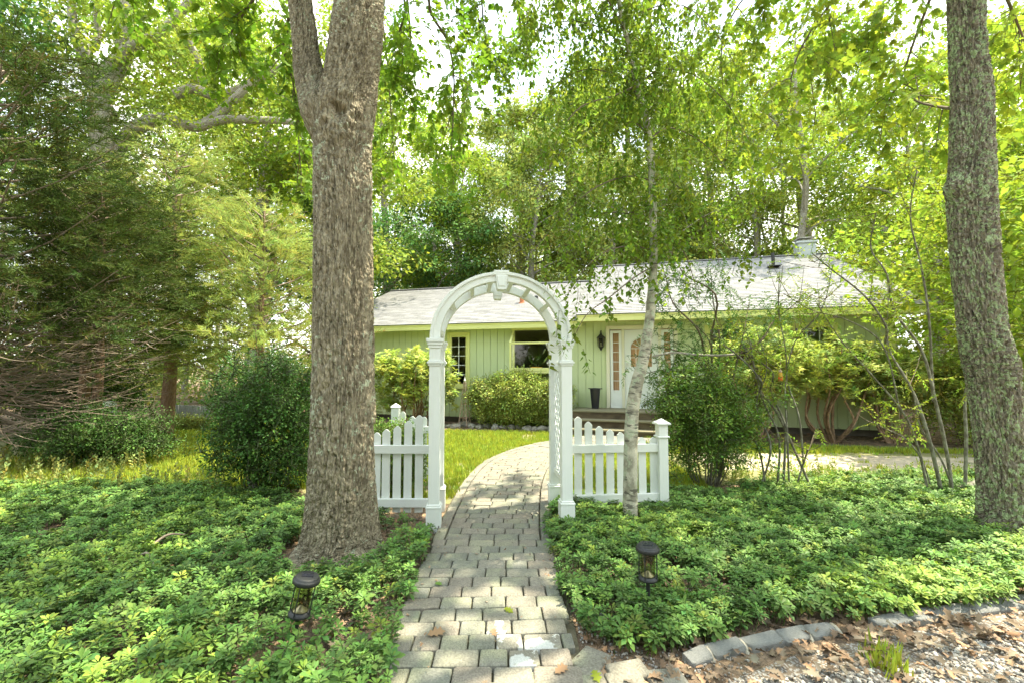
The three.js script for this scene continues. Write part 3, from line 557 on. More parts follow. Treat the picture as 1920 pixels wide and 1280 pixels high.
// ------------------------------------------------------------------ house
const houseTurn = -Math.atan(0.28), houseAt = V(0, 0, -12.5);
const toHouse = (x, y, z) => V(x, y, z).applyAxisAngle(V(0, 1, 0), houseTurn).add(houseAt);
{
  const house = thing('house', 'low sage green board house with grey shingle roofs behind the arch', 'house', [0, 0, -12.5], houseTurn);
  const X0 = -5.7, X1 = 1.9, X2 = 8.85, BASE = 0.166;
  const openings = [[-1.85, -1.3, 1.03, 2.46], [0.06, 1.23, 1.46, 2.55], [2.61, 4.23, 0.5, 2.56], [5.0, 5.9, 1.75, 2.52], [6.85, 7.7, 1.75, 2.52]];
  const cut = (rects) => { for (const [a, b, c, d] of openings) rects = rects.flatMap(([x0, x1, y0, y1]) => (x1 <= a || x0 >= b || y1 <= c || y0 >= d ? [[x0, x1, y0, y1]] : [[x0, Math.max(x0, a), y0, y1], [Math.min(x1, b), x1, y0, y1], [Math.max(x0, a), Math.min(x1, b), y0, c], [Math.max(x0, a), Math.min(x1, b), d, y1]].filter(([p, q, s, t]) => q - p > 0.012 && t - s > 0.012))); return rects; };
  const shell = cut([[X0, X1, BASE, 2.72], [X1, X2, BASE, 2.83]]).map(([a, b, c, d]) => box(b - a, d - c, 0.1, (a + b) / 2, c, -0.07));
  shell.push(box(0.1, 2.55, 7.9, X0 + 0.05, BASE, -4.08), box(0.1, 2.66, 9.8, X2 - 0.05, BASE, -5.03), box(7.5, 2.55, 0.1, -1.9, BASE, -8), box(7, 2.66, 0.1, 5.35, BASE, -9.95), box(0.1, 2.55, 1.95, X1 + 0.05, BASE, -8.97));
  const wall = part('wall', shell, M.sidingBack, house);
  const unit = new RoundedBoxGeometry(1, 1, 1, 1, 0.03), r = rng(3);
  for (let i = 0, x = X0; x < X2 - 0.02; i++) {
    const w = Math.min(0.203, X2 - x);
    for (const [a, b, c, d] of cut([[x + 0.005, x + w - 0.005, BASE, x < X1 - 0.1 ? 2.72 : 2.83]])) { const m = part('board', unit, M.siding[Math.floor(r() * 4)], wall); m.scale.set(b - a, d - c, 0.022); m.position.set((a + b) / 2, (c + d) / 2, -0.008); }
    x += w;
  }
  part('foundation', [box(7.5, 0.4, 7.8, -1.9, -0.2, -4.05), box(6.85, 0.4, 9.7, 5.38, -0.2, -5.05)], M.foundation, house);
  part('interior', [box(14.4, 0.06, 7.6, 1.5, 0.24, -4.1), box(14.4, 0.06, 7.8, 1.5, 2.62, -4.05), box(14.4, 2.3, 0.08, 1.5, 0.31, -4.6), box(0.08, 2.3, 4.3, -0.3, 0.31, -2.4), box(0.08, 2.3, 4.3, 4.6, 0.31, -2.4)], M.interior, house);
  // gables between wall head and roof
  const gable = (depth, y0, rise, x) => { const s = new THREE.Shape([new THREE.Vector2(0, y0), new THREE.Vector2(depth, y0), new THREE.Vector2(depth / 2, y0 + rise)]), g = new THREE.ExtrudeGeometry(s, { depth: 0.1, bevelEnabled: false }); g.rotateY(Math.PI / 2); g.translate(x, 0, 0); return g; };
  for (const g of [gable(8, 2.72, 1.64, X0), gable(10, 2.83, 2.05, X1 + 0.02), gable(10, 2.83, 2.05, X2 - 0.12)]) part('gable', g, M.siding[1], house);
  // roofs: stepped shingle courses on both slopes
  function roof(x0, x1, eaveY, over, half, ridgeY) {
    const pos = [], uv = [], idx = [], run = half + over, rise = ridgeY - eaveY, len = Math.hypot(run, rise), n = Math.round(len / 0.14), nx = -rise / len, nz = run / len;
    const quad = (a, b, c, d, u) => { const o = pos.length / 3; for (const [i, q] of [a, b, c, d].entries()) { pos.push(...q); uv.push(...u[i]); } idx.push(o, o + 1, o + 2, o, o + 2, o + 3); };
    for (const side of [1, -1]) for (let i = 0; i < n; i++) {
      const P = (k, up) => { const z = over - run * k, y = eaveY + rise * k + up; return [side > 0 ? z : -2 * half - z, y]; };
      const a = P(i / n, 0.016), b = P((i + 1) / n, 0.003), c = P(i / n, -0.002), L1 = side > 0 ? x0 : x1, R1 = side > 0 ? x1 : x0;
      quad([L1, a[1], a[0]], [R1, a[1], a[0]], [R1, b[1], b[0]], [L1, b[1], b[0]], [[L1, i * 0.14], [R1, i * 0.14], [R1, i * 0.14 + 0.135], [L1, i * 0.14 + 0.135]]);
      quad([L1, c[1], c[0]], [R1, c[1], c[0]], [R1, a[1], a[0]], [L1, a[1], a[0]], [[L1, i * 0.14], [R1, i * 0.14], [R1, i * 0.14 + 0.01], [L1, i * 0.14 + 0.01]]);
    }
    const g = new THREE.BufferGeometry(); g.setAttribute('position', new THREE.Float32BufferAttribute(pos, 3)); g.setAttribute('uv', new THREE.Float32BufferAttribute(uv, 2)); g.setIndex(idx); g.computeVertexNormals();
    const m = part('roof', g, M.shingle, house);
    const deck = []; for (const s of [1, -1]) { const b = box(x1 - x0 - 0.02, 0.06, len - 0.02, 0, -0.03, 0); b.rotateX(s * Math.atan2(rise, run)); b.translate((x0 + x1) / 2, (eaveY + ridgeY) / 2 - 0.05, s > 0 ? over - run / 2 : -2 * half - over + run / 2); deck.push(b); }
    part('roof_deck', deck, M.trimWithBounce, m);
    part('ridge_cap', rbox(x1 - x0, 0.035, 0.26, (x0 + x1) / 2, ridgeY - 0.012, -half, 0.016), M.shingle, m);
    const f = part('fascia', [box(x1 - x0 - 0.04, 0.15, 0.03, (x0 + x1) / 2, eaveY - 0.165, over - 0.035)], M.trimWithBounce, m);
    part('soffit', [box(x1 - x0 - 0.06, 0.02, over - 0.06, (x0 + x1) / 2, eaveY - 0.135, over / 2 - 0.02)], M.trimWithBounce, m);
    for (const x of [x0 + 0.02, x1 - 0.02]) { const b = box(0.03, 0.15, len - 0.06, 0, -0.15, 0); b.rotateX(Math.atan2(rise, run)); b.translate(x, (eaveY + ridgeY) / 2 - 0.012, over - run / 2); part('rake_board', b, M.trimWithBounce, m); }
    return m;
  }
  const left = roof(-6.1, 1.96, 2.75, 0.4, 4, 4.55), right = roof(1.86, 9.32, 2.86, 0.7, 5, 5.26);
  // a band of trim at the wall head, corner boards
  part('frieze', [box(7.5, 0.09, 0.035, -1.9, 2.63, 0.012), box(6.9, 0.09, 0.035, 5.4, 2.74, 0.012)], M.trimWithBounce, house);
  for (const x of [X2 - 0.04, X0 + 0.04]) part('corner_board', box(0.1, 2.5, 0.03, x, BASE, 0.012), M.trimWithBounce, house);
  // things on the roofs
  const ry = (x) => 0;
  const vent = part('vent_pipe', [new THREE.CylinderGeometry(0.07, 0.07, 0.34, 12).translate(0, 0.17, 0), new THREE.CylinderGeometry(0.11, 0.13, 0.05, 12).translate(0, 0.0, 0)], M.terracotta, left); vent.position.set(-0.1, 3.5, -1.5);
  const vent2 = part('vent_pipe', [new THREE.CylinderGeometry(0.06, 0.06, 0.2, 12).translate(0, 0.1, 0), box(0.3, 0.02, 0.3, 0, 0, 0)], M.blackMetal, left); vent2.position.set(0.35, 3.52, -1.5);
  const vent3 = part('vent_pipe', [new THREE.CylinderGeometry(0.05, 0.05, 0.42, 12).translate(0, 0.2, 0), box(0.34, 0.015, 0.3, 0, -0.03, 0.1)], M.blackMetal, right); vent3.position.set(7.35, 4.62, -3.35);
  const ch = part('chimney', [box(0.5, 0.86, 0.5, 0, 0, 0), box(0.62, 0.06, 0.62, 0, 0.84, 0)], M.paleMetal, right); ch.position.set(8.75, 4.8, -5.1);
  part('chimney_cap', [box(0.34, 0.08, 0.34, 8.75, 5.7, -5.1), box(0.5, 0.035, 0.5, 8.75, 5.8, -5.1)], M.fieldstone, right);
  // casement window with eight panes
  function sash(parent, x0, x1, y0, y1, z, nx, ny, f, mat = M.trimWithBounce, bar = 0.016) {
    part('frame', [rbox(f, y1 - y0, 0.06, x0 + f / 2, y0, z), rbox(f, y1 - y0, 0.06, x1 - f / 2, y0, z), rbox(x1 - x0 - 2 * f, f, 0.058, (x0 + x1) / 2, y1 - f, z), rbox(x1 - x0 - 2 * f, f, 0.058, (x0 + x1) / 2, y0, z)], mat, parent);
    const bars = []; for (let i = 1; i < nx; i++) bars.push(box(bar, y1 - y0 - 2 * f, 0.02, x0 + f + (x1 - x0 - 2 * f) * i / nx, y0 + f, z)); for (let j = 1; j < ny; j++) bars.push(box(x1 - x0 - 2 * f, bar, 0.018, (x0 + x1) / 2, y0 + f + (y1 - y0 - 2 * f) * j / ny - bar / 2, z));
    if (bars.length) part('muntin', bars, M.whitePaint, parent);
    const w = (x1 - x0 - 2 * f) / nx, h = (y1 - y0 - 2 * f) / ny;
    for (let i = 0; i < nx; i++) for (let j = 0; j < ny; j++) { const p = part('pane', new THREE.PlaneGeometry(w, h), M.glass, parent); p.position.set(x0 + f + w * (i + 0.5), y0 + f + h * (j + 0.5), z - 0.004); }
  }
  function holder(name) { const g = new THREE.Group(); g.name = numbered(name); house.add(g); return g; }
  const w1 = holder('window'); sash(w1, -1.85, -1.3, 1.03, 2.46, -0.01, 2, 5, 0.06);
  part('casing', [rbox(0.07, 1.59, 0.03, -1.885, 0.95, 0.02), rbox(0.07, 1.59, 0.03, -1.265, 0.95, 0.02), rbox(0.55, 0.08, 0.028, -1.575, 2.46, 0.02), rbox(0.55, 0.08, 0.045, -1.575, 0.95, 0.025)], M.trimWithBounce, w1);
  // garden window: a glazed box with a sloping glass top
  const w2 = holder('garden_window'); {
    const x0 = 0.03, x1 = 1.26, y0 = 1.46, y1 = 2.22, yt = 2.56, z = 0.36, f = 0.055;
    part('frame', [rbox(f, y1 - y0, f, x0 + f / 2, y0, z), rbox(f, y1 - y0, f, x1 - f / 2, y0, z), rbox(x1 - x0 - 2 * f, 0.085, f, (x0 + x1) / 2, y0, z), rbox(x1 - x0 - 2 * f, f, f, (x0 + x1) / 2, y1 - f, z), box(x1 - x0, 0.05, z + 0.04, (x0 + x1) / 2, y0 - 0.055, z / 2 + 0.01), box(f, yt - y0, f, x0 + f / 2, y0, 0.04), box(f, yt - y0, f, x1 - f / 2, y0, 0.04)], M.trimWithBounce, w2);
    for (const x of [x0 + f / 2, x1 - f / 2]) { const b = box(f, f, Math.hypot(z, yt - y1) + 0.02, 0, -f / 2, 0); b.rotateX(Math.atan2(yt - y1, z)); b.translate(x, (y1 + yt) / 2 - 0.02, z / 2 + 0.01); part('rafter', b, M.trimWithBounce, w2); }
    part('head_casing', [rbox(x1 - x0 + 0.06, 0.09, 0.07, (x0 + x1) / 2, yt - 0.01, 0.04)], M.trimWithBounce, w2);
    const p = part('pane', new THREE.PlaneGeometry(x1 - x0 - 2 * f, y1 - y0 - 0.14), M.glass, w2); p.position.set((x0 + x1) / 2, (y0 + y1) / 2 + 0.015, z);
    const t = part('pane', new THREE.PlaneGeometry(x1 - x0 - 2 * f, Math.hypot(z, yt - y1)), M.glass, w2); t.position.set((x0 + x1) / 2, (y1 + yt) / 2, z / 2 + 0.02); t.rotation.x = -Math.PI / 2 + Math.atan2(yt - y1, z);
    for (const x of [x0 + f / 2, x1 - f / 2]) { const q = part('side_pane', new THREE.PlaneGeometry(z - f, y1 - y0), M.glass, w2); q.position.set(x, (y0 + y1) / 2, z / 2 + 0.02); q.rotation.y = Math.PI / 2; }
  }
  for (const [a, b] of [[5.0, 5.9], [6.85, 7.7]]) { const w = holder('window'); sash(w, a, b, 1.75, 2.52, -0.01, 3, 2, 0.05); part('casing', [rbox(0.07, 0.9, 0.03, a - 0.035, 1.68, 0.02), rbox(0.07, 0.9, 0.03, b + 0.035, 1.68, 0.02), rbox(b - a, 0.07, 0.028, (a + b) / 2, 2.52, 0.02), rbox(b - a, 0.07, 0.04, (a + b) / 2, 1.68, 0.025)], M.trimWithBounce, w); }
  // entrance: white door with an arched light between two sidelights
  const d = holder('front_door'); {
    const y0 = 0.52, xa = 2.61, xb = 4.23;
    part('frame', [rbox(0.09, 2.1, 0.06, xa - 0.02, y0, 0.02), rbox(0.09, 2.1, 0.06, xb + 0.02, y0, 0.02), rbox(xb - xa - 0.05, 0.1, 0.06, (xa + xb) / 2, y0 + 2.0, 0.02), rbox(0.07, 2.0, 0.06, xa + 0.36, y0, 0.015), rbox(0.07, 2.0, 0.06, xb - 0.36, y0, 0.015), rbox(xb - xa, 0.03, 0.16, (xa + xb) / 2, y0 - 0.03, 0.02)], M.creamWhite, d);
    const s = new THREE.Shape(); s.moveTo(3.0, y0); s.lineTo(3.84, y0); s.lineTo(3.84, y0 + 1.99); s.lineTo(3.0, y0 + 1.99); s.closePath();
    const hole = new THREE.Path(); hole.moveTo(3.16, y0 + 1.05); hole.lineTo(3.68, y0 + 1.05); hole.lineTo(3.68, y0 + 1.52); hole.absarc(3.42, y0 + 1.52, 0.26, 0, Math.PI, false); hole.closePath(); s.holes.push(hole);
    const g = new THREE.ExtrudeGeometry(s, { depth: 0.04, bevelEnabled: true, bevelSize: 0.004, bevelThickness: 0.004, bevelSegments: 1, curveSegments: 16 }); g.translate(0, 0, -0.05); const leaf = part('leaf', g, M.door, d);
    for (const [x, y, w, h] of [[3.2, y0 + 0.18, 0.26, 0.7], [3.62, y0 + 0.18, 0.26, 0.7]]) part('panel', rbox(w, h, 0.02, x, y, -0.004, 0.008), M.door, d);
    part('pane', new THREE.ShapeGeometry(new THREE.Shape(hole.getPoints(16))).translate(0, 0, -0.03), M.glass, d);
    const bars = [box(0.52, 0.014, 0.02, 3.42, y0 + 1.51, -0.022)]; for (const a of [0.52, 1.05, 1.5708, 2.09, 2.62]) { const b = box(0.25, 0.014, 0.018, 0.125, -0.007, 0); b.rotateZ(a); b.translate(3.42, y0 + 1.52, -0.022); bars.push(b); } for (const x of [3.29, 3.42, 3.55]) bars.push(box(0.014, 0.46, 0.016, x, y0 + 1.05, -0.022)); bars.push(box(0.52, 0.012, 0.014, 3.42, y0 + 1.28, -0.022), new THREE.TorusGeometry(0.265, 0.012, 6, 20, Math.PI).translate(3.42, y0 + 1.52, -0.008));
    part('muntin', bars, M.door, d);
    part('handle', new THREE.SphereGeometry(0.032, 12, 8).translate(3.07, y0 + 0.98, 0.05), M.chrome, d); part('lock', new THREE.CylinderGeometry(0.03, 0.03, 0.02, 12).rotateX(Math.PI / 2).translate(3.07, y0 + 1.12, 0.005), M.chrome, d);
    part('curtain', [box(1.5, 2.0, 0.02, 3.42, y0 + 0.02, -0.12)], M.curtain, d);
  }
  for (const x of [2.645, 3.905]) { const s = holder('sidelight'); sash(s, x, x + 0.29, 0.9, 2.5, -0.01, 1, 6, 0.07, M.door); part('lower_panel', [rbox(0.29, 0.38, 0.05, x + 0.145, 0.52, -0.01)], M.door, s); }
  // entrance deck, its two steps and railing
  const st = holder('porch_steps');
  for (let i = 0; i < 6; i++) part('deck_board', rbox(3.5, 0.035, 0.152, 3.5, 0.485, 0.1 + i * 0.157), M.stepWood, st);
  for (const [y, z] of [[0.31, 1.12], [0.135, 1.44]]) for (const k of [0, 0.157]) part('tread', rbox(2.75, 0.035, 0.152, 3.1, y, z - 0.05 + k), M.stepWood, st);
  part('riser', [box(3.44, 0.15, 0.03, 3.5, 0.33, 0.93), box(2.7, 0.15, 0.03, 3.1, 0.155, 1.24), box(2.7, 0.14, 0.03, 3.1, -0.01, 1.56), box(0.04, 0.48, 0.9, 1.78, 0, 0.48), box(0.04, 0.48, 0.9, 5.22, 0, 0.48), box(0.04, 0.3, 0.32, 1.76, 0, 1.08), box(0.04, 0.13, 0.32, 1.76, 0, 1.4)], M.riserWood, st);
  const rail = holder('railing'); part('rail', [rbox(0.98, 0.05, 0.07, 4.72, 1.38, 0.9), rbox(0.98, 0.04, 0.04, 4.72, 0.6, 0.9), rbox(0.09, 1.02, 0.09, 5.2, 0.52, 0.9), rbox(0.09, 1.02, 0.09, 4.24, 0.52, 0.9)], M.whitePaint, rail);
  for (let i = 0; i < 8; i++) part('baluster', [box(0.03, 0.76, 0.03, 4.35 + i * 0.11, 0.63, 0.9)], M.blackMetal, rail);
}
{ // lantern on the entrance wall
  const p = toHouse(2.42, 2.2, 0.1), t = thing('wall_lantern', 'black carriage lantern mounted on the wall left of the white door', 'wall lamp', [p.x, p.y, p.z], houseTurn);
  const cone = (a, b, h, y) => new THREE.CylinderGeometry(a, b, h, 6).translate(0, y, 0);
  part('bracket', [rbox(0.1, 0.24, 0.02, 0, -0.1, -0.09), tube([V(0, 0.05, -0.09), V(0, 0.3, -0.05), V(0, 0.28, 0)], [0.012], 6, 8), new THREE.SphereGeometry(0.018, 8, 6).translate(0, 0.27, 0)], M.blackMetal, t);
  part('roof', [cone(0.02, 0.11, 0.09, 0.17), cone(0.115, 0.11, 0.02, 0.12), cone(0.02, 0.03, 0.05, 0.23)], M.blackMetal, t);
  const bars = [cone(0.075, 0.06, 0.025, -0.13), cone(0.05, 0.01, 0.07, -0.18)]; for (let i = 0; i < 6; i++) { const a = i / 6 * 6.283; bars.push(tube([V(Math.cos(a) * 0.1, 0.12, Math.sin(a) * 0.1), V(Math.cos(a) * 0.07, -0.12, Math.sin(a) * 0.07)], [0.008], 4, 2)); }
  part('cage', bars, M.blackMetal, t);
  part('glass', [new THREE.CylinderGeometry(0.092, 0.062, 0.22, 6, 1, true)], M.smokedGlass, t);
  part('candle', [new THREE.CylinderGeometry(0.012, 0.012, 0.1, 8).translate(0, -0.06, 0)], M.door, t);
}
{ // planter by the door
  const p = toHouse(2.28, 0.52, 0.3), t = thing('planter', 'tall black tapered planter on the deck beside the front door', 'planter', [p.x, p.y, p.z], houseTurn), g = new THREE.CylinderGeometry(0.17, 0.115, 0.5, 4, 1, true).rotateY(Math.PI / 4).translate(0, 0.25, 0);
  part('pot', [g, new THREE.CylinderGeometry(0.115, 0.115, 0.01, 4).rotateY(Math.PI / 4).translate(0, 0.006, 0)], M.darkPlastic, t); part('rim', [new THREE.TorusGeometry(0.17, 0.012, 4, 4).rotateX(Math.PI / 2).rotateY(0).translate(0, 0.5, 0)], M.darkPlastic, t); part('earth', [box(0.21, 0.02, 0.21, 0, 0.42, 0)], M.soil, t);
}
{ // pot plant behind the glass of the garden window
  const p = toHouse(0.72, 1.46, 0.17), t = thing('potted_plant', 'green leafy plant in a low yellow pot inside the garden window', 'potted plant', [p.x, p.y, p.z], houseTurn);
  part('pot', [new THREE.LatheGeometry([[0.0, 0], [0.12, 0], [0.16, 0.1], [0.165, 0.11], [0.15, 0.11], [0.13, 0.08]].map(([x, y]) => new THREE.Vector2(x, y)), 20)], M.yellow, t);
  const r = rng(8), s = []; for (let i = 0; i < 26; i++) s.push({ p: V(r.gauss() * 0.14, r.range(0.12, 0.3), r.gauss() * 0.06), d: V(r.gauss(), r.range(-0.2, 0.8), r.gauss()), s: 0.45 }); scatter('foliage', G.weed, L.privet, t, s, 3, 0.25, 'stuff');
}
{ // rusty obelisk in the bed
  const p = onGround(871, 800), t = thing('garden_obelisk', 'thin rusty metal obelisk trellis standing before the tall window', 'trellis', [p.x, 0, p.z], 0.4), H1 = 1.18;
  const leg = (a) => tube([V(Math.cos(a) * 0.17, 0, Math.sin(a) * 0.17), V(Math.cos(a) * 0.03, H1, Math.sin(a) * 0.03)], [0.011], 5, 3);
  for (let i = 0; i < 4; i++) part('leg', leg(i * 1.5708), M.rust, t);
  for (const [y, w] of [[0.25, 0.145], [0.6, 0.105], [0.85, 0.07]]) part('hoop', new THREE.TorusGeometry(w, 0.009, 5, 4).rotateX(Math.PI / 2).translate(0, y, 0), M.rust, t);
  const dg = []; for (let i = 0; i < 4; i++) { const a = i * 1.5708, b = a + 1.5708; dg.push(tube([V(Math.cos(a) * 0.145, 0.25, Math.sin(a) * 0.145), V(Math.cos(b) * 0.105, 0.6, Math.sin(b) * 0.105)], [0.006], 4, 2), tube([V(Math.cos(b) * 0.16, 0.03, Math.sin(b) * 0.16), V(Math.cos(a) * 0.145, 0.25, Math.sin(a) * 0.145)], [0.006], 4, 2)); }
  part('diagonal', dg, M.rust, t); part('finial', [new THREE.SphereGeometry(0.035, 10, 8).translate(0, H1 + 0.03, 0), new THREE.ConeGeometry(0.02, 0.09, 8).translate(0, H1 + 0.1, 0)], M.door, t);
}
{ // field stones that edge the bed
  const r = rng(91), labels = ['in the row below the tall narrow window', 'in the row below the round clipped bush'], nth = ['first', 'second', 'third', 'fourth', 'fifth', 'sixth', 'seventh', 'eighth', 'ninth', 'tenth'];
  for (let i = 0; i < 15; i++) {
    const px = 838 + i * 15, p = onGround(px, 800 + i * 0.55 + r.gauss() * 2), g = new THREE.IcosahedronGeometry(0.5, 2), q = g.attributes.position; for (let k = 0; k < q.count; k++) { const n = 1 + 0.3 * perlin.noise(q.getX(k) * 2 + i * 7, q.getY(k) * 2, q.getZ(k) * 2); q.setXYZ(k, q.getX(k) * n, q.getY(k) * n, q.getZ(k) * n); } g.computeVertexNormals(); const uv = g.attributes.uv; for (let k = 0; k < uv.count; k++) uv.setXY(k, q.getX(k) * 0.4, q.getY(k) * 0.4 + q.getZ(k) * 0.3);
    const m = part('edging_stone', g, M.fieldstone, scene); m.position.set(p.x, 0.04, p.z); m.scale.set(r.range(0.16, 0.42), r.range(0.1, 0.26), r.range(0.16, 0.32)); m.rotation.y = r.range(0, 6);
    m.userData = { label: `${nth[i > 4 ? i - 5 : i]} stone from the left ${labels[i > 4 ? 1 : 0]}`, category: 'stone', group: i > 4 ? 'stones edging the bed under the round bush' : 'pale stones edging the lawn' };
  }
}
// ------------------------------------------------------------------ garden arch
{
  const AZ = 5 * Math.PI / 180, t = thing('garden_arch', 'white wooden garden arch with keystone spanning the paver path', 'garden arch', [-0.136, 0, -4.885], AZ);
  const SX = 0.655, SZ = 0.325, SPRING = 1.865;
  for (const z of [SZ, -SZ]) for (const x of [-SX, SX]) {
    const p = new THREE.Group(); p.name = numbered('post'); p.position.set(x, 0, z); t.add(p);
    part('shaft', [rbox(0.108, SPRING - 0.26, 0.108, 0, 0.24, 0, 0.004)], M.whitePaint, p);
    part('base_block', [box(0.142, 0.23, 0.142, 0, 0, 0)], x < 0 && z > 0 ? M.peelingPaint : M.whitePaint, p);
    part('base_moulding', [rbox(0.152, 0.02, 0.152, 0, 0.228, 0), rbox(0.132, 0.02, 0.132, 0, 0.246, 0)], M.whitePaint, p);
    part('collar', [rbox(0.132, 0.02, 0.132, 0, 1.6, 0), rbox(0.152, 0.022, 0.152, 0, 1.62, 0), rbox(0.13, 0.016, 0.13, 0, 1.641, 0)], M.whitePaint, p);
    part('capital', [rbox(0.13, 0.03, 0.13, 0, 1.772, 0), rbox(0.15, 0.03, 0.15, 0, 1.8, 0), rbox(0.168, 0.036, 0.168, 0, 1.829, 0)], M.whitePaint, p);
  }
  const half = (R, sy, w) => { const s = new THREE.Shape(), N = 48; for (let i = 0; i <= N; i++) { const a = i / N * Math.PI; (i ? s.lineTo : s.moveTo).call(s, Math.cos(a) * R, Math.sin(a) * R * sy); } for (let i = N; i >= 0; i--) { const a = i / N * Math.PI; s.lineTo(Math.cos(a) * (R - w), Math.sin(a) * (R - w) * sy); } s.closePath(); return s; };
  for (const z of [SZ, -SZ]) {
    const g = new THREE.ExtrudeGeometry(half(0.695, 0.945, 0.084), { depth: 0.075, bevelEnabled: true, bevelSize: 0.004, bevelThickness: 0.004, bevelSegments: 1 }); g.translate(0, SPRING, z - 0.0375); part('arch_ring', g, M.whitePaint, t);
    const b = new THREE.ExtrudeGeometry(half(0.704, 0.945, 0.024), { depth: 0.02, bevelEnabled: true, bevelSize: 0.004, bevelThickness: 0.006, bevelSegments: 2 }); b.translate(0, SPRING, z > 0 ? z + 0.04 : z - 0.06); part('outer_band', b, M.whitePaint, t);
    const zz = z > 0 ? z : z, k = (w0, w1, y0, y1, dep) => { const s = new THREE.Shape([new THREE.Vector2(-w0, y0), new THREE.Vector2(w0, y0), new THREE.Vector2(w1, y1), new THREE.Vector2(-w1, y1)]), e = new THREE.ExtrudeGeometry(s, { depth: dep, bevelEnabled: true, bevelSize: 0.004, bevelThickness: 0.004, bevelSegments: 1 }); e.translate(0, 0, zz - dep / 2); return e; };
    part('keystone', [k(0.043, 0.06, SPRING + 0.51, SPRING + 0.655, 0.12), k(0.03, 0.043, SPRING + 0.525, SPRING + 0.62, 0.138), k(0.066, 0.072, SPRING + 0.659, SPRING + 0.68, 0.13), k(0.036, 0.041, SPRING + 0.492, SPRING + 0.506, 0.126)], M.whitePaint, t);
  }
  for (const a of [8, 38, 62, 80, 100, 118, 142, 172]) { const A = a * Math.PI / 180, g = box(0.045, 0.06, 2 * SZ - 0.09, 0, -0.03, 0); g.rotateZ(A - Math.PI / 2); g.translate(Math.cos(A) * 0.652, SPRING + Math.sin(A) * 0.652 * 0.945, 0); part('purlin', g, M.whitePaint, t); }
  for (const x of [-SX, SX]) {
    part('side_rail', [rbox(0.045, 0.055, 2 * SZ - 0.108, x, 0.4, 0)], M.whitePaint, t); part('side_rail', [rbox(0.045, 0.055, 2 * SZ - 0.108, x, 1.545, 0)], M.whitePaint, t);
    const y0 = 0.455, y1 = 1.545, w = SZ - 0.054;
    for (const s of [-1, 1]) for (let k = -4; k < 10; k++) {
      let ya = y0 + k * 0.135, yb = ya + 2 * w, za = -w * s, zb = w * s; const f = (y) => (y - ya) / (yb - ya);
      const lo = Math.max(ya, y0), hi = Math.min(yb, y1); if (hi - lo < 0.06) continue;
      const A = V(x + s * 0.006, lo, lerp(za, zb, f(lo))), B = V(x + s * 0.006, hi, lerp(za, zb, f(hi))), len = A.distanceTo(B), g = new THREE.BoxGeometry(0.01, len, 0.032); g.rotateX(Math.atan2(B.z - A.z, B.y - A.y)); g.translate((A.x + B.x) / 2, (A.y + B.y) / 2, (A.z + B.z) / 2); part('lattice_slat', g, M.whitePaint, t);
    }
  }
}
// ------------------------------------------------------------------ picket fences
function picketGeo(w, h) { const s = new THREE.Shape(), r = w / 2; s.moveTo(-r, 0); s.lineTo(r, 0); s.lineTo(r, h - r * 0.95); s.bezierCurveTo(r, h - r * 0.72, r * 0.72, h - r * 0.5, r * 0.55, h - r * 0.3); s.absarc(0, h - r * 0.6, r * 0.6, 0.5, Math.PI - 0.5, false); s.bezierCurveTo(-r * 0.72, h - r * 0.5, -r, h - r * 0.72, -r, h - r * 0.95); s.closePath(); const g = new THREE.ExtrudeGeometry(s, { depth: 0.018, bevelEnabled: true, bevelSize: 0.002, bevelThickness: 0.002, bevelSegments: 1, curveSegments: 6 }); g.translate(0, 0, -0.009); return g; }
function fence(name, label, group, A, B, bottom, tops, spots, rails, post) {
  const d = B.clone().sub(A), len = d.length(), t = thing(name, label, 'fence', [A.x, 0, A.z], Math.atan2(-d.z, d.x), group), r = rng(len * 100);
  spots.forEach((x, i) => { const m = part('picket', picketGeo(0.078, tops[i] - bottom), M.whitePaint, t); m.position.set(x, bottom, -0.022); m.rotation.z = r.gauss() * 0.004; });
  for (const [y, h] of rails) part('rail', rbox(len, h, 0.038, len / 2, y, 0.009), M.whitePaint, t);
  for (const [x, h, capped] of post) {
    const p = new THREE.Group(); p.name = numbered('post'); p.position.set(x, 0, 0); t.add(p);
    part('shaft', rbox(0.105, h, 0.105, 0, 0, 0), M.whitePaint, p);
    part('post_cap', capped ? [rbox(0.135, 0.02, 0.135, 0, h * 0.87 - 0.02, 0), rbox(0.155, 0.022, 0.155, 0, h - 0.002, 0), new THREE.ConeGeometry(0.1, 0.045, 4).rotateY(Math.PI / 4).translate(0, h + 0.042, 0)] : [rbox(0.12, 0.018, 0.12, 0, h, 0), new THREE.ConeGeometry(0.085, 0.05, 4).rotateY(Math.PI / 4).translate(0, h + 0.042, 0)], M.whitePaint, p);
  }
}
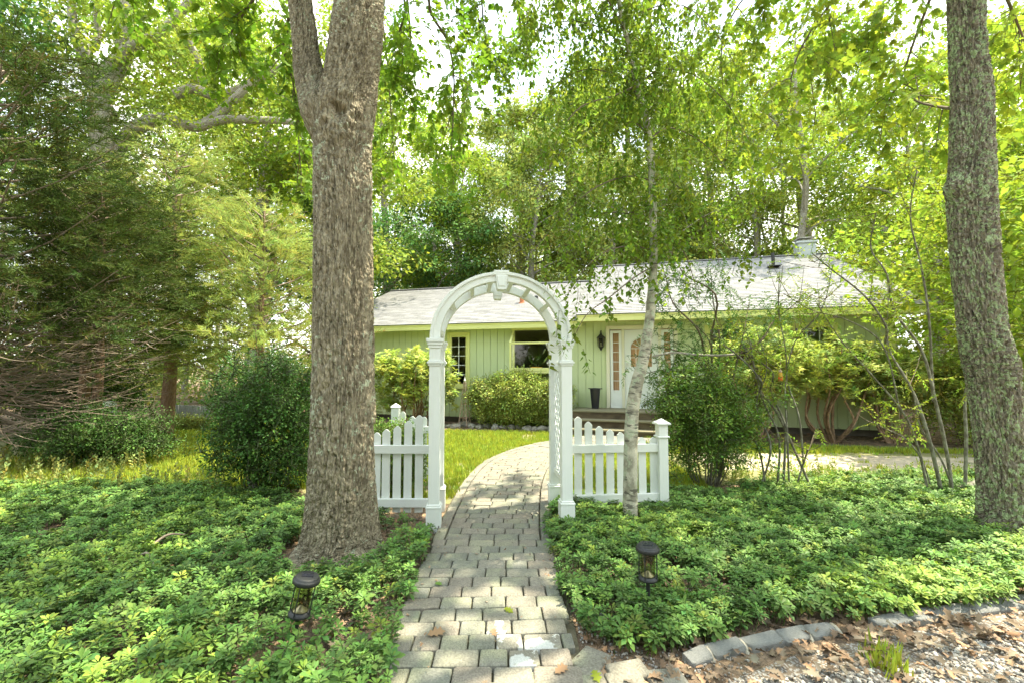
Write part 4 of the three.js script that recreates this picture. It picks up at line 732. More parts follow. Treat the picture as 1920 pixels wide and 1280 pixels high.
{
  const xs = (list, A, B, d) => { const ax = V(1, 0, 0), dir = B.clone().sub(A).normalize(); return list.map((px) => { const t = (px - 960) / FOCAL; return (t * -A.z - A.x) / (dir.x + t * dir.z); }); };
  const A1 = V(-2.06, 0, -4.86), B1 = V(-0.82, 0, -4.86);
  const tops = (list, z) => list.map((py) => at(960, py, z).y);
  const l1 = [607, 627, 647, 667, 687, 708, 725.5, 746, 766, 787];
  fence('picket_fence', 'white picket fence between the big oak trunk and the arch', undefined, A1, B1, 0.06, tops([826, 822, 819, 817, 815, 811, 805, 799, 789, 778.6], 4.86), xs(l1, A1, B1), [[0.12, 0.09], [0.675, 0.09]], []);
  const A2 = V(0.58, 0, -4.98), B2 = V(1.68, 0, -5.08);
  fence('picket_fence', 'white picket fence right of the arch, crossed by the birch trunk', undefined, A2, B2, 0.06, tops([781, 790.4, 799, 805.4, 810.7, 816, 821, 821], 5.02), xs([1083, 1103, 1123, 1143, 1163, 1182.5, 1203, 1224], A2, B2), [[0.12, 0.09], [0.655, 0.09]], [[1.08, 0.955, true]]);
  const A3 = V(-1.6, 0, -6.3), B3 = V(-0.98, 0, -6.3);
  fence('picket_fence', 'short white picket fence with a square post, behind the boxwood', undefined, A3, B3, 0.06, tops([771, 780, 781, 781], 6.3), xs([755, 773.5, 784, 796], A3, B3), [[0.12, 0.09], [0.68, 0.09]], [[0.0, 1.02, false]]);
}
// ------------------------------------------------------------------ solar lights
function solarLight(pos, tilt, turn, label) {
  const t = thing('solar_light', label, 'garden light', [pos.x, pos.y, pos.z], turn); t.rotation.z = tilt[0]; t.rotation.x = tilt[1]; t.scale.setScalar(0.95);
  const lathe = (pts, n = 28) => new THREE.LatheGeometry(pts.map(([x, y]) => new THREE.Vector2(x, y)), n);
  part('stake', [new THREE.CylinderGeometry(0.0135, 0.0135, 0.34, 12).translate(0, -0.02, 0)], M.blackMetal, t);
  part('base_ring', [lathe([[0.0, 0.145], [0.018, 0.145], [0.03, 0.155], [0.058, 0.162], [0.064, 0.168], [0.064, 0.178], [0.055, 0.19], [0.05, 0.194], [0, 0.194]])], M.blackMetal, t);
  part('reflector', [lathe([[0.0, 0.222], [0.008, 0.222], [0.03, 0.202], [0.042, 0.195]])], M.chrome, t);
  part('glass', [lathe([[0.048, 0.194], [0.048, 0.355]])], M.smokedGlass, t);
  const rods = []; for (let i = 0; i < 4; i++) { const a = i * 1.5708 + 0.4, g = new THREE.CylinderGeometry(0.0042, 0.0042, 0.19, 6); g.translate(Math.cos(a) * 0.061, 0.265, Math.sin(a) * 0.061); part('rod', g, M.blackMetal, t); }
  part('cap', [lathe([[0.0, 0.352], [0.05, 0.35], [0.072, 0.353], [0.079, 0.36], [0.079, 0.376], [0.073, 0.382], [0.07, 0.383], [0.068, 0.39], [0.06, 0.399], [0, 0.4015]])], M.blackMetal, t);
  part('solar_panel', [box(0.066, 0.003, 0.05, 0, 0.4005, 0)], M.solar, t);
}
{
  const a = onGround(548, 1216), b = onGround(1216, 1155);
  a.y = 0.03; solarLight(a, [-0.20, 0.03], 0.3, 'black solar path light leaning right in the left bed');
  b.y = 0.075; solarLight(b, [0.0, 0.02], -0.2, 'upright black solar path light in the right bed');
}
// ------------------------------------------------------------------ things seen far back on the left
{
  const a = onGround(322, 800), b = onGround(392, 804), d = b.clone().sub(a), t = thing('slat_fence', 'low grey slatted fence far back behind the cedars', 'fence', [a.x, 0, a.z], Math.atan2(-d.z, d.x)), n = 12, L1 = d.length();
  for (let i = 0; i < n; i++) part('slat', rbox(L1 / n * 0.86, 0.56, 0.02, (i + 0.5) * L1 / n, 0.02, 0), M.greyPlank, t); part('rail', [rbox(L1, 0.06, 0.03, L1 / 2, 0.42, -0.026), rbox(L1, 0.06, 0.03, L1 / 2, 0.1, -0.026)], M.greyPlank, t);
  const p = onGround(178, 838), c = thing('garden_chair', 'white garden chair half hidden behind the dark low shrub', 'chair', [p.x, 0, p.z], 0.5);
  const s = new THREE.Shape(); s.moveTo(-0.22, 0.42); s.lineTo(-0.25, 0.75); s.quadraticCurveTo(-0.24, 0.86, -0.12, 0.87); s.lineTo(0.12, 0.87); s.quadraticCurveTo(0.24, 0.86, 0.25, 0.75); s.lineTo(0.22, 0.42); s.closePath();
  for (const x of [-0.12, 0, 0.12]) { const h = new THREE.Path(); h.moveTo(x - 0.04, 0.47); h.lineTo(x + 0.04, 0.47); h.lineTo(x + 0.04, 0.76); h.lineTo(x - 0.04, 0.76); h.closePath(); s.holes.push(h); }
  part('backrest', new THREE.ExtrudeGeometry(s, { depth: 0.03, bevelEnabled: true, bevelSize: 0.006, bevelThickness: 0.006, bevelSegments: 2 }).rotateX(-0.15).translate(0, 0.02, -0.14), M.door, c); part('seat', rbox(0.48, 0.035, 0.44, 0, 0.41, 0, 0.015), M.door, c);
  for (const [x, z] of [[-0.2, -0.18], [0.2, -0.18], [-0.2, 0.18], [0.2, 0.18]]) part('leg', tube([V(x, 0.42, z), V(x * 1.15, 0, z * 1.15)], [0.022, 0.016], 6, 2), M.door, c); for (const x of [-0.25, 0.25]) part('armrest', [rbox(0.05, 0.03, 0.42, x, 0.63, 0), rbox(0.035, 0.22, 0.035, x, 0.42, 0.17)], M.door, c);
}
// ------------------------------------------------------------------ the two oaks and the birch in front
const trace = (list, depth) => list.map(([px, py, dd]) => at(px, py, depth + (dd ?? 0)));
// leafy twigs set along a branch, the densest at its end
function leafy(parent, branch, radii, n, o) {
  const r = rng(o.seed), c = new THREE.CatmullRomCurve3(branch), spots = [], subs = [tube(branch, radii, 6)];
  for (let i = 0; i < (o.twigs ?? 6); i++) {
    const k = lerp(o.from ?? 0.25, 1, (i + r()) / (o.twigs ?? 6)), p = c.getPoint(k), d = c.getTangent(k).multiplyScalar(0.6).add(sphereDir(r).multiplyScalar(0.8)); d.y -= o.fall ?? 0.35;
    const e = p.clone().addScaledVector(d.normalize(), (o.reach ?? 0.7) * r.range(0.5, 1.1)), m = p.clone().lerp(e, 0.5).add(V(0, 0.05, 0)); subs.push(tube([p, m, e], [radii.at(-1) * 0.9 + 0.002, 0.003], 4, 4));
    for (let j = 0; j < n / (o.twigs ?? 6); j++) { const kk = r.range(0.15, 1), q = p.clone().lerp(e, kk).add(V(r.gauss(), r.gauss(), r.gauss()).multiplyScalar(o.puff ?? 0.16)), dd = d.clone().multiplyScalar(0.5).add(sphereDir(r)); dd.y -= o.droop ?? 0.25; spots.push({ p: q, d: dd, s: r.range(0.75, 1.15) * (o.scale ?? 1), roll: r.gauss() * 0.5 }); }
  }
  part('limb', subs, o.bark ?? M.twig, parent);
  return spots;
}
{ // big oak on the left of the path
  const Z = 3.95, rows = [[1085, 534, 742], [1060, 545, 728], [1030, 560, 716], [1000, 568, 711], [950, 575, 706], [900, 579, 702], [800, 584, 699], [700, 587, 697], [600, 588, 696], [500, 589, 695], [400, 589, 694], [320, 588, 693], [260, 588, 694], [200, 594, 702], [150, 606, 707], [100, 613, 713], [50, 620, 716], [0, 627, 719], [-80, 634, 722], [-260, 650, 722], [-480, 672, 722]];
  const t = thing('oak_tree', 'massive forked oak with brown bark standing left of the arch', 'tree'), pts = rows.map(([y, a, b]) => at((a + b) / 2, y, Z)), rad = rows.map(([, a, b]) => (b - a) / 2 * Z / FOCAL * 0.96);
  const base = pts[0].clone(); base.y = -0.12; pts.unshift(base); rad.unshift(rad[0] * 1.12);
  const knot = at(655, 238, Z), bark = (amp, s) => (th, y, q) => {
    const x = Math.cos(th), z = Math.sin(th), w = perlin.noise(x * 3 + s, q.y * 2.5, z * 3) * 0.5, a = Math.abs(perlin.noise(x * 8 + w + s, q.y * 3.6, z * 8 - w)), b = Math.abs(perlin.noise(x * 17 + s, q.y * 9, z * 17 + w)), c = Math.abs(perlin.noise(x * 33, q.y * 24, z * 33 + s));
    return amp * (0.5 - 1.5 * (1 - smooth(a, 0, 0.2)) - 0.95 * (1 - smooth(b, 0, 0.28)) - 0.45 * (1 - smooth(c, 0, 0.35)) + 0.35 * perlin.noise(x * 5, q.y * 6, z * 5 + s));
  };
  const rel = bark(0.0125, 4);
  part('trunk', tube(pts, rad, 230, 980, (th, y, q, rr) => {
    let d = rel(th, y, q); const low = smooth(q.y, 1.1, 0); d += low * rr * 0.16 * perlin.noise(Math.cos(th) * 1.6 + 7, 0.3, Math.sin(th) * 1.6 + 2);
    const k = Math.hypot(q.x - knot.x + 0.07 * perlin.noise(q.x * 9, q.y * 9, 1), (q.y - knot.y) * 0.75 + 0.07 * perlin.noise(q.x * 9, q.y * 9, 7)), f = q.z > -Z ? 1 : 0; d += f * ((0.04 * Math.exp(-((k - 0.11) ** 2) / 0.004) - 0.075 * Math.exp(-(k ** 2) / 0.003)) * (0.75 + perlin.noise(q.x * 14, q.y * 14, 3))); return d;
  }, false, 0.55), M.oakBark, t);
  const lim = [[652, 330], [632, 262], [604, 205], [588, 170], [578, 130], [574, 100], [569, 50], [562, 0], [552, -80], [520, -260], [470, -480]], lr = [40, 46, 42, 31, 27, 24, 23, 22, 21, 19, 14];
  part('limb', tube(trace(lim, Z).map((p, i) => (i < 2 ? p.add(V(0, 0, -0.05)) : p)), lr.map((x) => x * Z / FOCAL), 110, 420, (th, y, q) => bark(0.008, 9)(th, y, q), false, 0.5), M.oakBark, t);
  const crownR = rng(41), spots = [], shadeSpots = [];
  // high limbs out of the frame, which carry the shading crown
  const top1 = at(690, -480, Z), top2 = at(470, -480, Z);
  for (const [from, to] of [[top1, V(0.9, 9.5, -2.2)], [top1, V(1.2, 10.5, -5.4)], [top2, V(-3.4, 9.3, -1.8)], [top2, V(-4.4, 9.6, -5)], [top1, V(-0.6, 11.5, -4.2)], [top2, V(-2.4, 8.2, 0.8)], [top1, V(1.4, 8.2, 0.6)]]) {
    const m = from.clone().lerp(to, 0.5).add(V(0, 0.5, 0)); part('limb', [tube([from, m, to], [0.12, 0.07, 0.02], 8, 10)], M.oakBark, t);
    for (let i = 0; i < 7; i++) { const p = m.clone().lerp(to, crownR.range(0.1, 1.25)).add(V(crownR.gauss() * 1.1, crownR.gauss() * 0.7, crownR.gauss() * 1.1)); shadeSpots.push({ p, s: crownR.range(0.8, 1.3), tilt: 0.4 }); }
  }
  scatter('crown', G.oakWide, L.oak, t, shadeSpots, 6, 0.2, 'stuff');
  // boughs that hang into the picture
  const boughs = [
    [[[716, -120, 0], [800, -70, 0.5], [806, 20, 0.9], [838, 75, 1.2], [850, 130, 1.3], [850, 200, 1.3], [846, 300, 1.3]], 46, 1],
    [[[716, -120, 0], [740, -60, 0.8], [760, 20, 1.4], [740, 90, 1.8], [745, 150, 2]], 50, 2],
    [[[716, -200, 0], [860, -120, 1.2], [900, -20, 1.9], [908, 60, 2.2], [925, 120, 2.3]], 56, 3],
    [[[716, -220, 0], [820, -120, 1.6], [880, -20, 2.4], [900, 60, 2.8], [880, 150, 3.0], [860, 230, 3.1]], 54, 10],
    [[[716, -240, 0], [900, -160, 1.4], [960, -60, 2.0], [975, 40, 2.3], [985, 110, 2.4]], 44, 11],
    [[[700, -140, 0.3], [760, -20, 2.2], [770, 80, 2.8], [760, 180, 3], [745, 260, 3.1]], 46, 4],
    [[[555, -100, 0], [520, -80, 0.2], [480, -10, 0.4], [440, 50, 0.5], [420, 80, 0.5]], 46, 5],
    [[[560, -60, 0], [545, 20, 0.7], [530, 90, 1.0], [548, 150, 1.1], [560, 230, 1.2]], 40, 6],
    [[[540, -160, 0], [440, -130, 0], [350, -100, 0.2], [270, -60, 0.3], [220, -40, 0.3]], 36, 7],
    [[[716, -150, 0.2], [700, -60, 2.4], [720, 60, 3.2], [735, 240, 3.6], [740, 320, 3.8]], 44, 8],
    [[[560, -120, 0], [575, 0, 1.6], [572, 120, 2.2], [560, 260, 2.4], [565, 330, 2.5]], 30, 9],
  ];
  for (const [line, n, s] of boughs) spots.push(...leafy(t, trace(line, Z), [0.022, 0.006], n, { seed: 200 + s, twigs: 8, reach: 0.62, puff: 0.13, droop: 0.45, from: 0.3, scale: 0.95 }));
  scatter('foliage', G.oakNear, L.oak, t, spots, 7, 0.25, 'stuff');
}
{ // leaning lichen-grown oak at the right edge
  const Z = 4.35, rows = [[1040, 1826, 1950], [1000, 1834, 1941], [960, 1838, 1934], [900, 1838, 1928], [800, 1829, 1917], [720, 1818, 1912], [680, 1809, 1908], [640, 1802, 1893], [600, 1798, 1886], [520, 1789, 1877], [440, 1782, 1872], [395, 1779, 1869], [350, 1777, 1867], [300, 1782, 1866], [240, 1783, 1863], [180, 1785, 1863], [120, 1782, 1854], [60, 1780, 1849], [0, 1778, 1847], [-100, 1772, 1838], [-300, 1756, 1818], [-520, 1735, 1785]];
  const t = thing('oak_tree', 'leaning oak with green lichen on its bark at right edge', 'tree'), pts = rows.map(([y, a, b]) => at((a + b) / 2, y, Z)), rad = rows.map(([, a, b]) => (b - a) / 2 * Z / FOCAL * 0.8);
  const base = pts[0].clone(); base.y = -0.12; pts.unshift(base); rad.unshift(rad[0] * 1.15);
  const burl = at(1776, 352, Z), s = 21;
  part('trunk', tube(pts, rad, 190, 880, (th, y, q, rr) => {
    const x = Math.cos(th), z = Math.sin(th), w = perlin.noise(x * 2 + s, q.y * 2, z * 2) * 0.6, a = Math.abs(perlin.noise(x * 8 + w, q.y * 4.5 + s, z * 8)), b = Math.abs(perlin.noise(x * 15 + s, q.y * 10 + w, z * 15)), c = Math.abs(perlin.noise(x * 30, q.y * 24, z * 30 + s));
    let d = 0.0125 * (0.6 - 1.7 * (1 - smooth(a, 0, 0.24)) - 1.1 * (1 - smooth(b, 0, 0.3)) - 0.5 * (1 - smooth(c, 0, 0.35))); d += smooth(q.y, 0.7, 0) * rr * 0.18 * perlin.noise(x * 1.7, 1, z * 1.7 + 3);
    const k = Math.hypot(q.x - burl.x, (q.y - burl.y) * 1.1, (q.z - burl.z) * 0.8); d += 0.085 * Math.exp(-(k * k) / 0.012); return d;
  }, false, 0.55), M.lichenBark, t);
  const r = rng(52), top = pts.at(-1), shadeSpots = [], spots = [];
  for (const to of [V(2.6, 8.9, -3.2), V(5.6, 9.6, -2.6), V(6.2, 10, -6.4), V(3.6, 10.2, -6.2), V(2.2, 9.4, -0.8)]) {
    const m = top.clone().lerp(to, 0.5).add(V(0, 0.5, 0)); part('limb', [tube([top, m, to], [0.11, 0.06, 0.02], 8, 10)], M.lichenBark, t);
    for (let i = 0; i < 6; i++) shadeSpots.push({ p: m.clone().lerp(to, r.range(0.1, 1.25)).add(V(r.gauss() * 1.1, r.gauss() * 0.7, r.gauss() * 1.1)), s: r.range(0.8, 1.3), tilt: 0.4 });
  }
  scatter('crown', G.oakWide, L.oak, t, shadeSpots, 9, 0.2, 'stuff');
  const boughs = [
    [[[1790, -160, 0], [1700, -120, 0.2], [1600, -40, 0.5], [1540, 30, 0.7], [1490, 120, 0.8], [1480, 200, 0.9]], 64, 1],
    [[[1790, -160, 0], [1720, -60, 0.6], [1660, 10, 1.0], [1610, 60, 1.2], [1570, 110, 1.3]], 60, 2],
    [[[1780, -240, 0], [1640, -180, 0.4], [1500, -90, 0.8], [1400, -10, 1.1], [1360, 60, 1.2], [1350, 140, 1.2]], 64, 3],
    [[[1790, -120, 0], [1740, 10, 0.9], [1710, 90, 1.2], [1690, 150, 1.3], [1660, 200, 1.4]], 50, 4],
    [[[1800, -200, 0], [1620, -120, 1.4], [1540, 0, 1.9], [1520, 110, 2.1], [1530, 220, 2.2]], 60, 5],
    [[[1800, 205, 0], [1760, 200, 0.4], [1720, 190, 0.7], [1690, 170, 0.8]], 22, 6],
    [[[1800, -260, 0], [1600, -200, 1.2], [1420, -100, 2.2], [1330, 0, 2.7], [1290, 90, 2.9], [1280, 180, 2.9]], 70, 8],
    [[[1800, -260, 0], [1640, -160, 1.8], [1480, -40, 2.8], [1400, 80, 3.2], [1370, 200, 3.3], [1360, 300, 3.3]], 70, 9],
    [[[1800, -300, 0], [1500, -260, 1.6], [1300, -160, 2.6], [1210, -40, 3.0], [1180, 60, 3.2]], 64, 10],
    [[[1850, -80, 0], [1890, 0, 0.3], [1915, 60, 0.6], [1935, 110, 0.8]], 36, 7],
  ];
  for (const [line, n, k] of boughs) spots.push(...leafy(t, trace(line, Z), [0.02, 0.006], n, { seed: 300 + k, twigs: 8, reach: 0.66, puff: 0.15, droop: 0.35, from: 0.25 }));
  scatter('foliage', G.oakNear, L.oakGold, t, spots, 11, 0.25, 'stuff');
}
{ // slender birch
  const Z = 4.7, line = [[1181, 990], [1182, 930], [1183, 830], [1186, 770], [1194, 720], [1205, 680], [1214, 630], [1221, 570], [1225, 500], [1225, 420], [1223, 340], [1217, 260], [1206, 200], [1194, 160], [1184, 110], [1172, 60], [1160, 0], [1150, -80], [1145, -200], [1150, -330]];
  const t = thing('birch_tree', 'slender curving birch with pale patchy bark before the front door', 'tree'), pts = trace(line, Z); pts[0].y = -0.1;
  const widths = [29, 26, 25, 24, 23, 21, 19, 17, 15, 14, 13, 12, 11.5, 11, 10, 9, 8, 7, 5, 3];
  part('trunk', tube(pts, widths.map((w) => w / 2 * Z / FOCAL), 28, 220, (th, y, q) => 0.004 * perlin.noise(Math.cos(th) * 4, q.y * 7, Math.sin(th) * 4)), M.birchBark, t);
  const r = rng(62), spots = [], B = [];
  const C = new THREE.CatmullRomCurve3(pts);
  const go = (py, list) => B.push([at(line.reduce((b, p) => (Math.abs(p[1] - py) < Math.abs(b[1] - py) ? p : b))[0], py, Z), ...trace(list, Z)]);
  go(470, [[1190, 462, -0.1], [1140, 470, -0.3], [1100, 500, -0.4], [1060, 560, -0.45]]); go(340, [[1190, 330, 0], [1120, 350, -0.2], [1060, 400, -0.3], [1000, 470, -0.4]]);
  go(260, [[1190, 230, 0.1], [1110, 240, 0.3], [1040, 300, 0.2], [985, 390, 0.1]]); go(500, [[1190, 520, -0.3], [1140, 560, -0.5], [1100, 590, -0.6], [1072, 640, -0.6]]);
  go(200, [[1170, 150, 0.1], [1100, 130, 0.3], [1040, 160, 0.4], [990, 230, 0.4]]); go(120, [[1140, 60, 0.1], [1060, 40, 0.4], [1000, 60, 0.6], [970, 110, 0.6]]);
  go(340, [[1250, 335, 0], [1290, 370, 0], [1330, 430, 0], [1350, 500, 0]]); go(260, [[1260, 240, 0.2], [1320, 270, 0.3], [1370, 330, 0.3], [1400, 400, 0.3]]);
  go(160, [[1240, 130, 0.1], [1300, 140, 0.2], [1360, 190, 0.2], [1410, 270, 0.2]]); go(60, [[1210, 20, 0.1], [1280, 10, 0.2], [1340, 60, 0.2], [1390, 140, 0.2]]);
  go(420, [[1240, 440, 0.3], [1275, 460, 0.4], [1300, 520, 0.5], [1310, 570, 0.5]]); go(380, [[1180, 400, 0.4], [1130, 400, 0.6], [1090, 430, 0.7], [1060, 480, 0.7]]);
  go(60, [[1130, -10, -0.2], [1060, -30, -0.3], [1000, 0, -0.3], [985, 60, -0.3]]); go(160, [[1150, 180, -0.3], [1090, 200, -0.5], [1050, 250, -0.6], [1030, 320, -0.6]]);
  go(0, [[1120, 30, 0.5], [1080, 90, 0.7], [1060, 160, 0.8]]); go(110, [[1180, 150, 0.5], [1200, 200, 0.6], [1190, 280, 0.6]]); go(60, [[1210, 90, 0.4], [1250, 160, 0.5], [1260, 240, 0.5]]); go(160, [[1160, 190, 0.6], [1130, 260, 0.7], [1120, 340, 0.7]]); go(0, [[1200, -20, 0.3], [1240, 40, 0.4], [1270, 110, 0.4]]); go(0, [[1100, -30, 0.2], [1040, 0, 0.3], [1010, 60, 0.3]]);
  for (const b of B) {
    const c = new THREE.CatmullRomCurve3(b); part('limb', tube(b, [0.009, 0.006, 0.003], 6, 16), M.twig, t);
    for (let i = 0; i < 88; i++) { const k = r.range(0.1, 1.04), p = c.getPoint(Math.min(1, k)).add(V(r.gauss() * 0.27, r.gauss() * 0.22 + 0.06, r.gauss() * 0.3)), sx = 960 + p.x / -p.z * FOCAL, sy = 685 - (p.y - 0.12 - EYE) / -p.z * FOCAL; if ((sx > 1100 && sx < 1235 && sy > 585) || (sx > 1150 && sy > 560) || (sy > 470 && r() < 0.55)) continue; spots.push({ p, s: r.range(0.6, 1.2), tilt: 0.25 }); }
  }
  for (let i = 0; i < 260; i++) { const p = C.getPoint(r.range(0.42, 0.9)); spots.push({ p: p.add(V(r.gauss() * 0.3, r.gauss() * 0.2, r.gauss() * 0.25 + 0.15)), s: r.range(0.6, 1.2), tilt: 0.3 }); }
  scatter('crown', G.birch, L.birch, t, spots, 13, 0.28, 'stuff');
}
// ------------------------------------------------------------------ cedars and big trees on the left
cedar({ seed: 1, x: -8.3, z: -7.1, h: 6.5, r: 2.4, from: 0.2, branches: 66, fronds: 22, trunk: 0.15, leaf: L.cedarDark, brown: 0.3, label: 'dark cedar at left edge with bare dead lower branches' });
cedar({ seed: 2, x: -8.0, z: -10.6, h: 6.7, r: 1.9, from: 0.22, branches: 56, fronds: 16, trunk: 0.115, label: 'light green cedar with a reddish trunk left of the lawn', brown: 0.05 });
cedar({ seed: 3, x: -5.75, z: -10.4, h: 5.2, r: 1.7, from: 0.2, branches: 50, fronds: 18, trunk: 0.085, label: 'shorter pale cedar just left of the big oak trunk', brown: 0.1 });
cedar({ seed: 4, x: -9.6, z: -10.2, h: 5.6, r: 1.8, from: 0.22, branches: 50, fronds: 18, trunk: 0.1, label: 'cedar with a thin reddish trunk behind the dark low shrub', brown: 0.1 });
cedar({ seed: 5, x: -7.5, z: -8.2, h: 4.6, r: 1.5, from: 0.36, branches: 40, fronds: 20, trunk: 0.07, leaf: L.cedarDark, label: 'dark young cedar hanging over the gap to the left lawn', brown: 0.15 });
{ // dead lower branches of the cedar at the edge
  const r = rng(17), list = [];
  const t = scene.getObjectByName('cedar_tree');
  for (let i = 0; i < 120; i++) {
    const a = r.range(-0.9, 1.5), y = r.range(0.7, 2.7), len = r.range(1.1, 2.6), d = V(Math.cos(a), r.range(-0.15, 0.3), Math.sin(a)), p = V(0, y, 0), e = p.clone().addScaledVector(d, len), m = p.clone().lerp(e, 0.5).add(V(r.gauss() * 0.1, -0.14 * len, r.gauss() * 0.1));
    list.push(tube([p, m, e], [0.015, 0.004], 4, 7));
    for (let j = 0; j < 7; j++) { const q = m.clone().lerp(e, r.range(-0.6, 0.95)), w = q.clone().add(V(d.x * 0.5 + r.gauss() * 0.3, r.gauss() * 0.22, d.z * 0.5 + r.gauss() * 0.3).multiplyScalar(r.range(0.5, 1.1))); list.push(tube([q, q.clone().lerp(w, 0.5).add(V(0, -0.03, 0)), w], [0.0055, 0.002], 3, 3)); }
  }
  part('dead_limb', list, M.deadTwig, t, 'stuff');
}
{ // great pale-limbed maple behind the cedars: limbs traced from the photograph, then leaves round them
  const Z = 12.4, t = thing('maple_tree', 'tall maple with pale sweeping limbs behind the cedars', 'tree'), B = [];
  B.push([[[140, 830], [142, 760], [150, 600], [170, 440], [195, 300], [205, 200], [220, 100], [236, 0], [250, -160], [265, -400]], [24, 24, 23, 22, 19, 16, 15, 13, 10, 4], 'trunk']);
  B.push([[[185, 330], [215, 258], [260, 240], [300, 222], [370, 235], [430, 205], [480, 165], [520, 120]], [16, 14, 13, 11, 10, 9, 6, 2]]);
  B.push([[[300, 226], [370, 238], [420, 228], [480, 222], [540, 226], [600, 240]], [9, 9, 8, 7, 6, 3]]);
  B.push([[[205, 150], [240, 95], [290, 60], [345, 10], [400, -60]], [12, 11, 9, 8, 3]]);
  B.push([[[205, 220], [170, 150], [150, 120], [140, 60], [125, -60]], [12, 13, 12, 9, 4]]);
  B.push([[[150, 150], [164, 110], [170, 70], [190, -20]], [9, 8, 7, 4]]);
  B.push([[[330, 180], [360, 165], [400, 180], [440, 170], [500, 130], [545, 120]], [9, 9, 8, 7, 5, 2]]);
  B.push([[[370, 150], [378, 120], [372, 90], [395, 60]], [7, 7, 6, 2]]);
  const r = rng(71), spots = [];
  for (const [l, w, k] of B) {
    const p = trace(l, Z).map((q) => q.add(V(0, 0, r.gauss() * 0.25))); if (k) p[0].y = -0.1;
    part(k ?? 'limb', tube(p, w.map((x) => x * Z / FOCAL), 14, 50, (th, y, q, rr) => rr * 0.12 * perlin.noise(Math.cos(th) * 2, q.y * 2, Math.sin(th) * 2)), M.greyBark, t);
    const c = new THREE.CatmullRomCurve3(p);
    for (let i = 0; i < 46; i++) { const q = c.getPoint(r.range(k ? 0.45 : 0.1, 1)).add(V(r.gauss() * 1.5, r.gauss() * 1.1 + 0.3, r.gauss() * 1.6)); if (q.y > 4.6) spots.push({ p: q, s: r.range(0.6, 1.05), tilt: 0.4 }); }
  }
  scatter('crown', G.oakMid, L.maple, t, spots, 15, 0.3, 'stuff');
}
// ------------------------------------------------------------------ trees across the drive behind the viewer, mirrored in the windows
for (const [x, z, h, rr] of [[-9, 11, 11, 4.2], [-2.5, 14, 12, 4.2], [4, 13, 12, 4.2], [11, 12, 12, 4.4], [-15.5, 5, 11, 4]])
  tree({ name: 'oak_tree', label: 'leafy oak across the drive, behind where the picture was taken', group: 'oaks across the drive', x, z, h, r: rr, seed: Math.round(x * 7 + z * 31 + 400), limbs: 12, clumps: 300, geo: G.oakWide, leaf: L.oak, from: 0.12, trunk: 0.2 });
bush({ x: 1, z: 7.5, seed: 77, name: 'hedge', label: 'tall rough hedge across the drive, behind where the picture was taken', size: [13, 1.7, 0.9], bottom: 0, stems: 0, clumps: 1500, geo: G.oakWide, leaf: L.oak, core: 0.6 });
// ------------------------------------------------------------------ woods round and behind the house
const wood = 'trees of the woods behind the house';
const T = (name, label, x, z, h, r, o = {}) => tree({ name, label, x, z, h, r, seed: Math.round(Math.abs(x * 31 + z * 77 + h * 13)) + 5, limbs: o.limbs ?? 12, clumps: o.clumps ?? 300, ...o });
T('maple_tree', 'deep green round-headed maple above the left end of the roof', -4.4, -24, 11.5, 3.6, { leaf: L.deep, from: 0.2, clumps: 420 });
T('maple_tree', 'maple with haze in its pale leaf colour behind the ridge seen over the arch', 0.9, -25, 15.6, 3.9, { leaf: L.pale, from: 0.2, clumps: 760, limbs: 22 });
T('oak_tree', 'light green oak rising just right of the arch top', 5.0, -23, 12.5, 3.2, { leaf: L.pale, from: 0.2, clumps: 480, limbs: 16 });
T('oak_tree', 'grey-stemmed open oak above the middle of the right roof', 8.6, -25, 15, 3.8, { leaf: L.pale, from: 0.4, clumps: 260, trunk: 0.17 });
T('oak_tree', 'open oak with bare grey limbs over the chimney', 13.2, -25, 17, 4.4, { leaf: L.pale, from: 0.35, clumps: 300, trunk: 0.19 });
T('maple_tree', 'yellow-green maple leaning over the right end of the roof', 12.7, -13.6, 8.4, 2.9, { leaf: L.oakGold, from: 0.22, clumps: 420, geo: G.oakMid });
T('maple_tree', 'golden green maple at right edge beyond the leaning oak', 14.6, -10.6, 10.5, 3.2, { leaf: L.oakGold, from: 0.15, clumps: 420, geo: G.oakMid });
T('oak_tree', 'bright oak beyond the drive, right of the leaning oak', 8.9, -8.3, 5.4, 1.4, { leaf: L.oakGold, from: 0.25, clumps: 130, geo: G.oakMid, trunk: 0.05 });
T('oak_tree', 'mid green oak behind the maple at the roof end', 17, -18, 15, 4.5, { leaf: L.maple, from: 0.15, clumps: 420 });
T('oak_tree', 'shaded oak low behind the left oak trunk', -8, -19, 9.5, 3.4, { leaf: L.deep, from: 0.15, clumps: 380 });
T('oak_tree', 'bright oak filling the gap left of the big oak trunk', -9.2, -16.5, 15.5, 4.0, { leaf: L.maple, from: 0.3, clumps: 420 });
T('oak_tree', 'light-leaved oak seen through the fork of the big trunk', -6.6, -15.8, 15.5, 3.0, { leaf: L.maple, from: 0.3, clumps: 420, limbs: 14 });
T('oak_tree', 'tall oak whose crown closes the upper left corner', -14.5, -15.5, 16, 4.6, { leaf: L.maple, from: 0.25, clumps: 460 });
T('oak_tree', 'dark leafy oak at the left edge above the cedar', -14.4, -10.8, 13, 3.2, { leaf: L.deep, from: 0.4, clumps: 330, geo: G.oakMid });
T('maple_tree', 'thin bright maple seen between the oak trunk and the hanging bough', -3.2, -24.5, 14.5, 2.6, { leaf: L.oakGold, from: 0.35, clumps: 300 });
T('oak_tree', 'tall oak closing the sky above the birch', 7.8, -22.5, 18.5, 3.4, { leaf: L.maple, from: 0.45, clumps: 330, trunk: 0.16 });
T('oak_tree', 'tall oak with a high crown over the right roof', 12.4, -19.5, 19, 4.4, { leaf: L.oakGold, from: 0.42, clumps: 360, trunk: 0.18 });
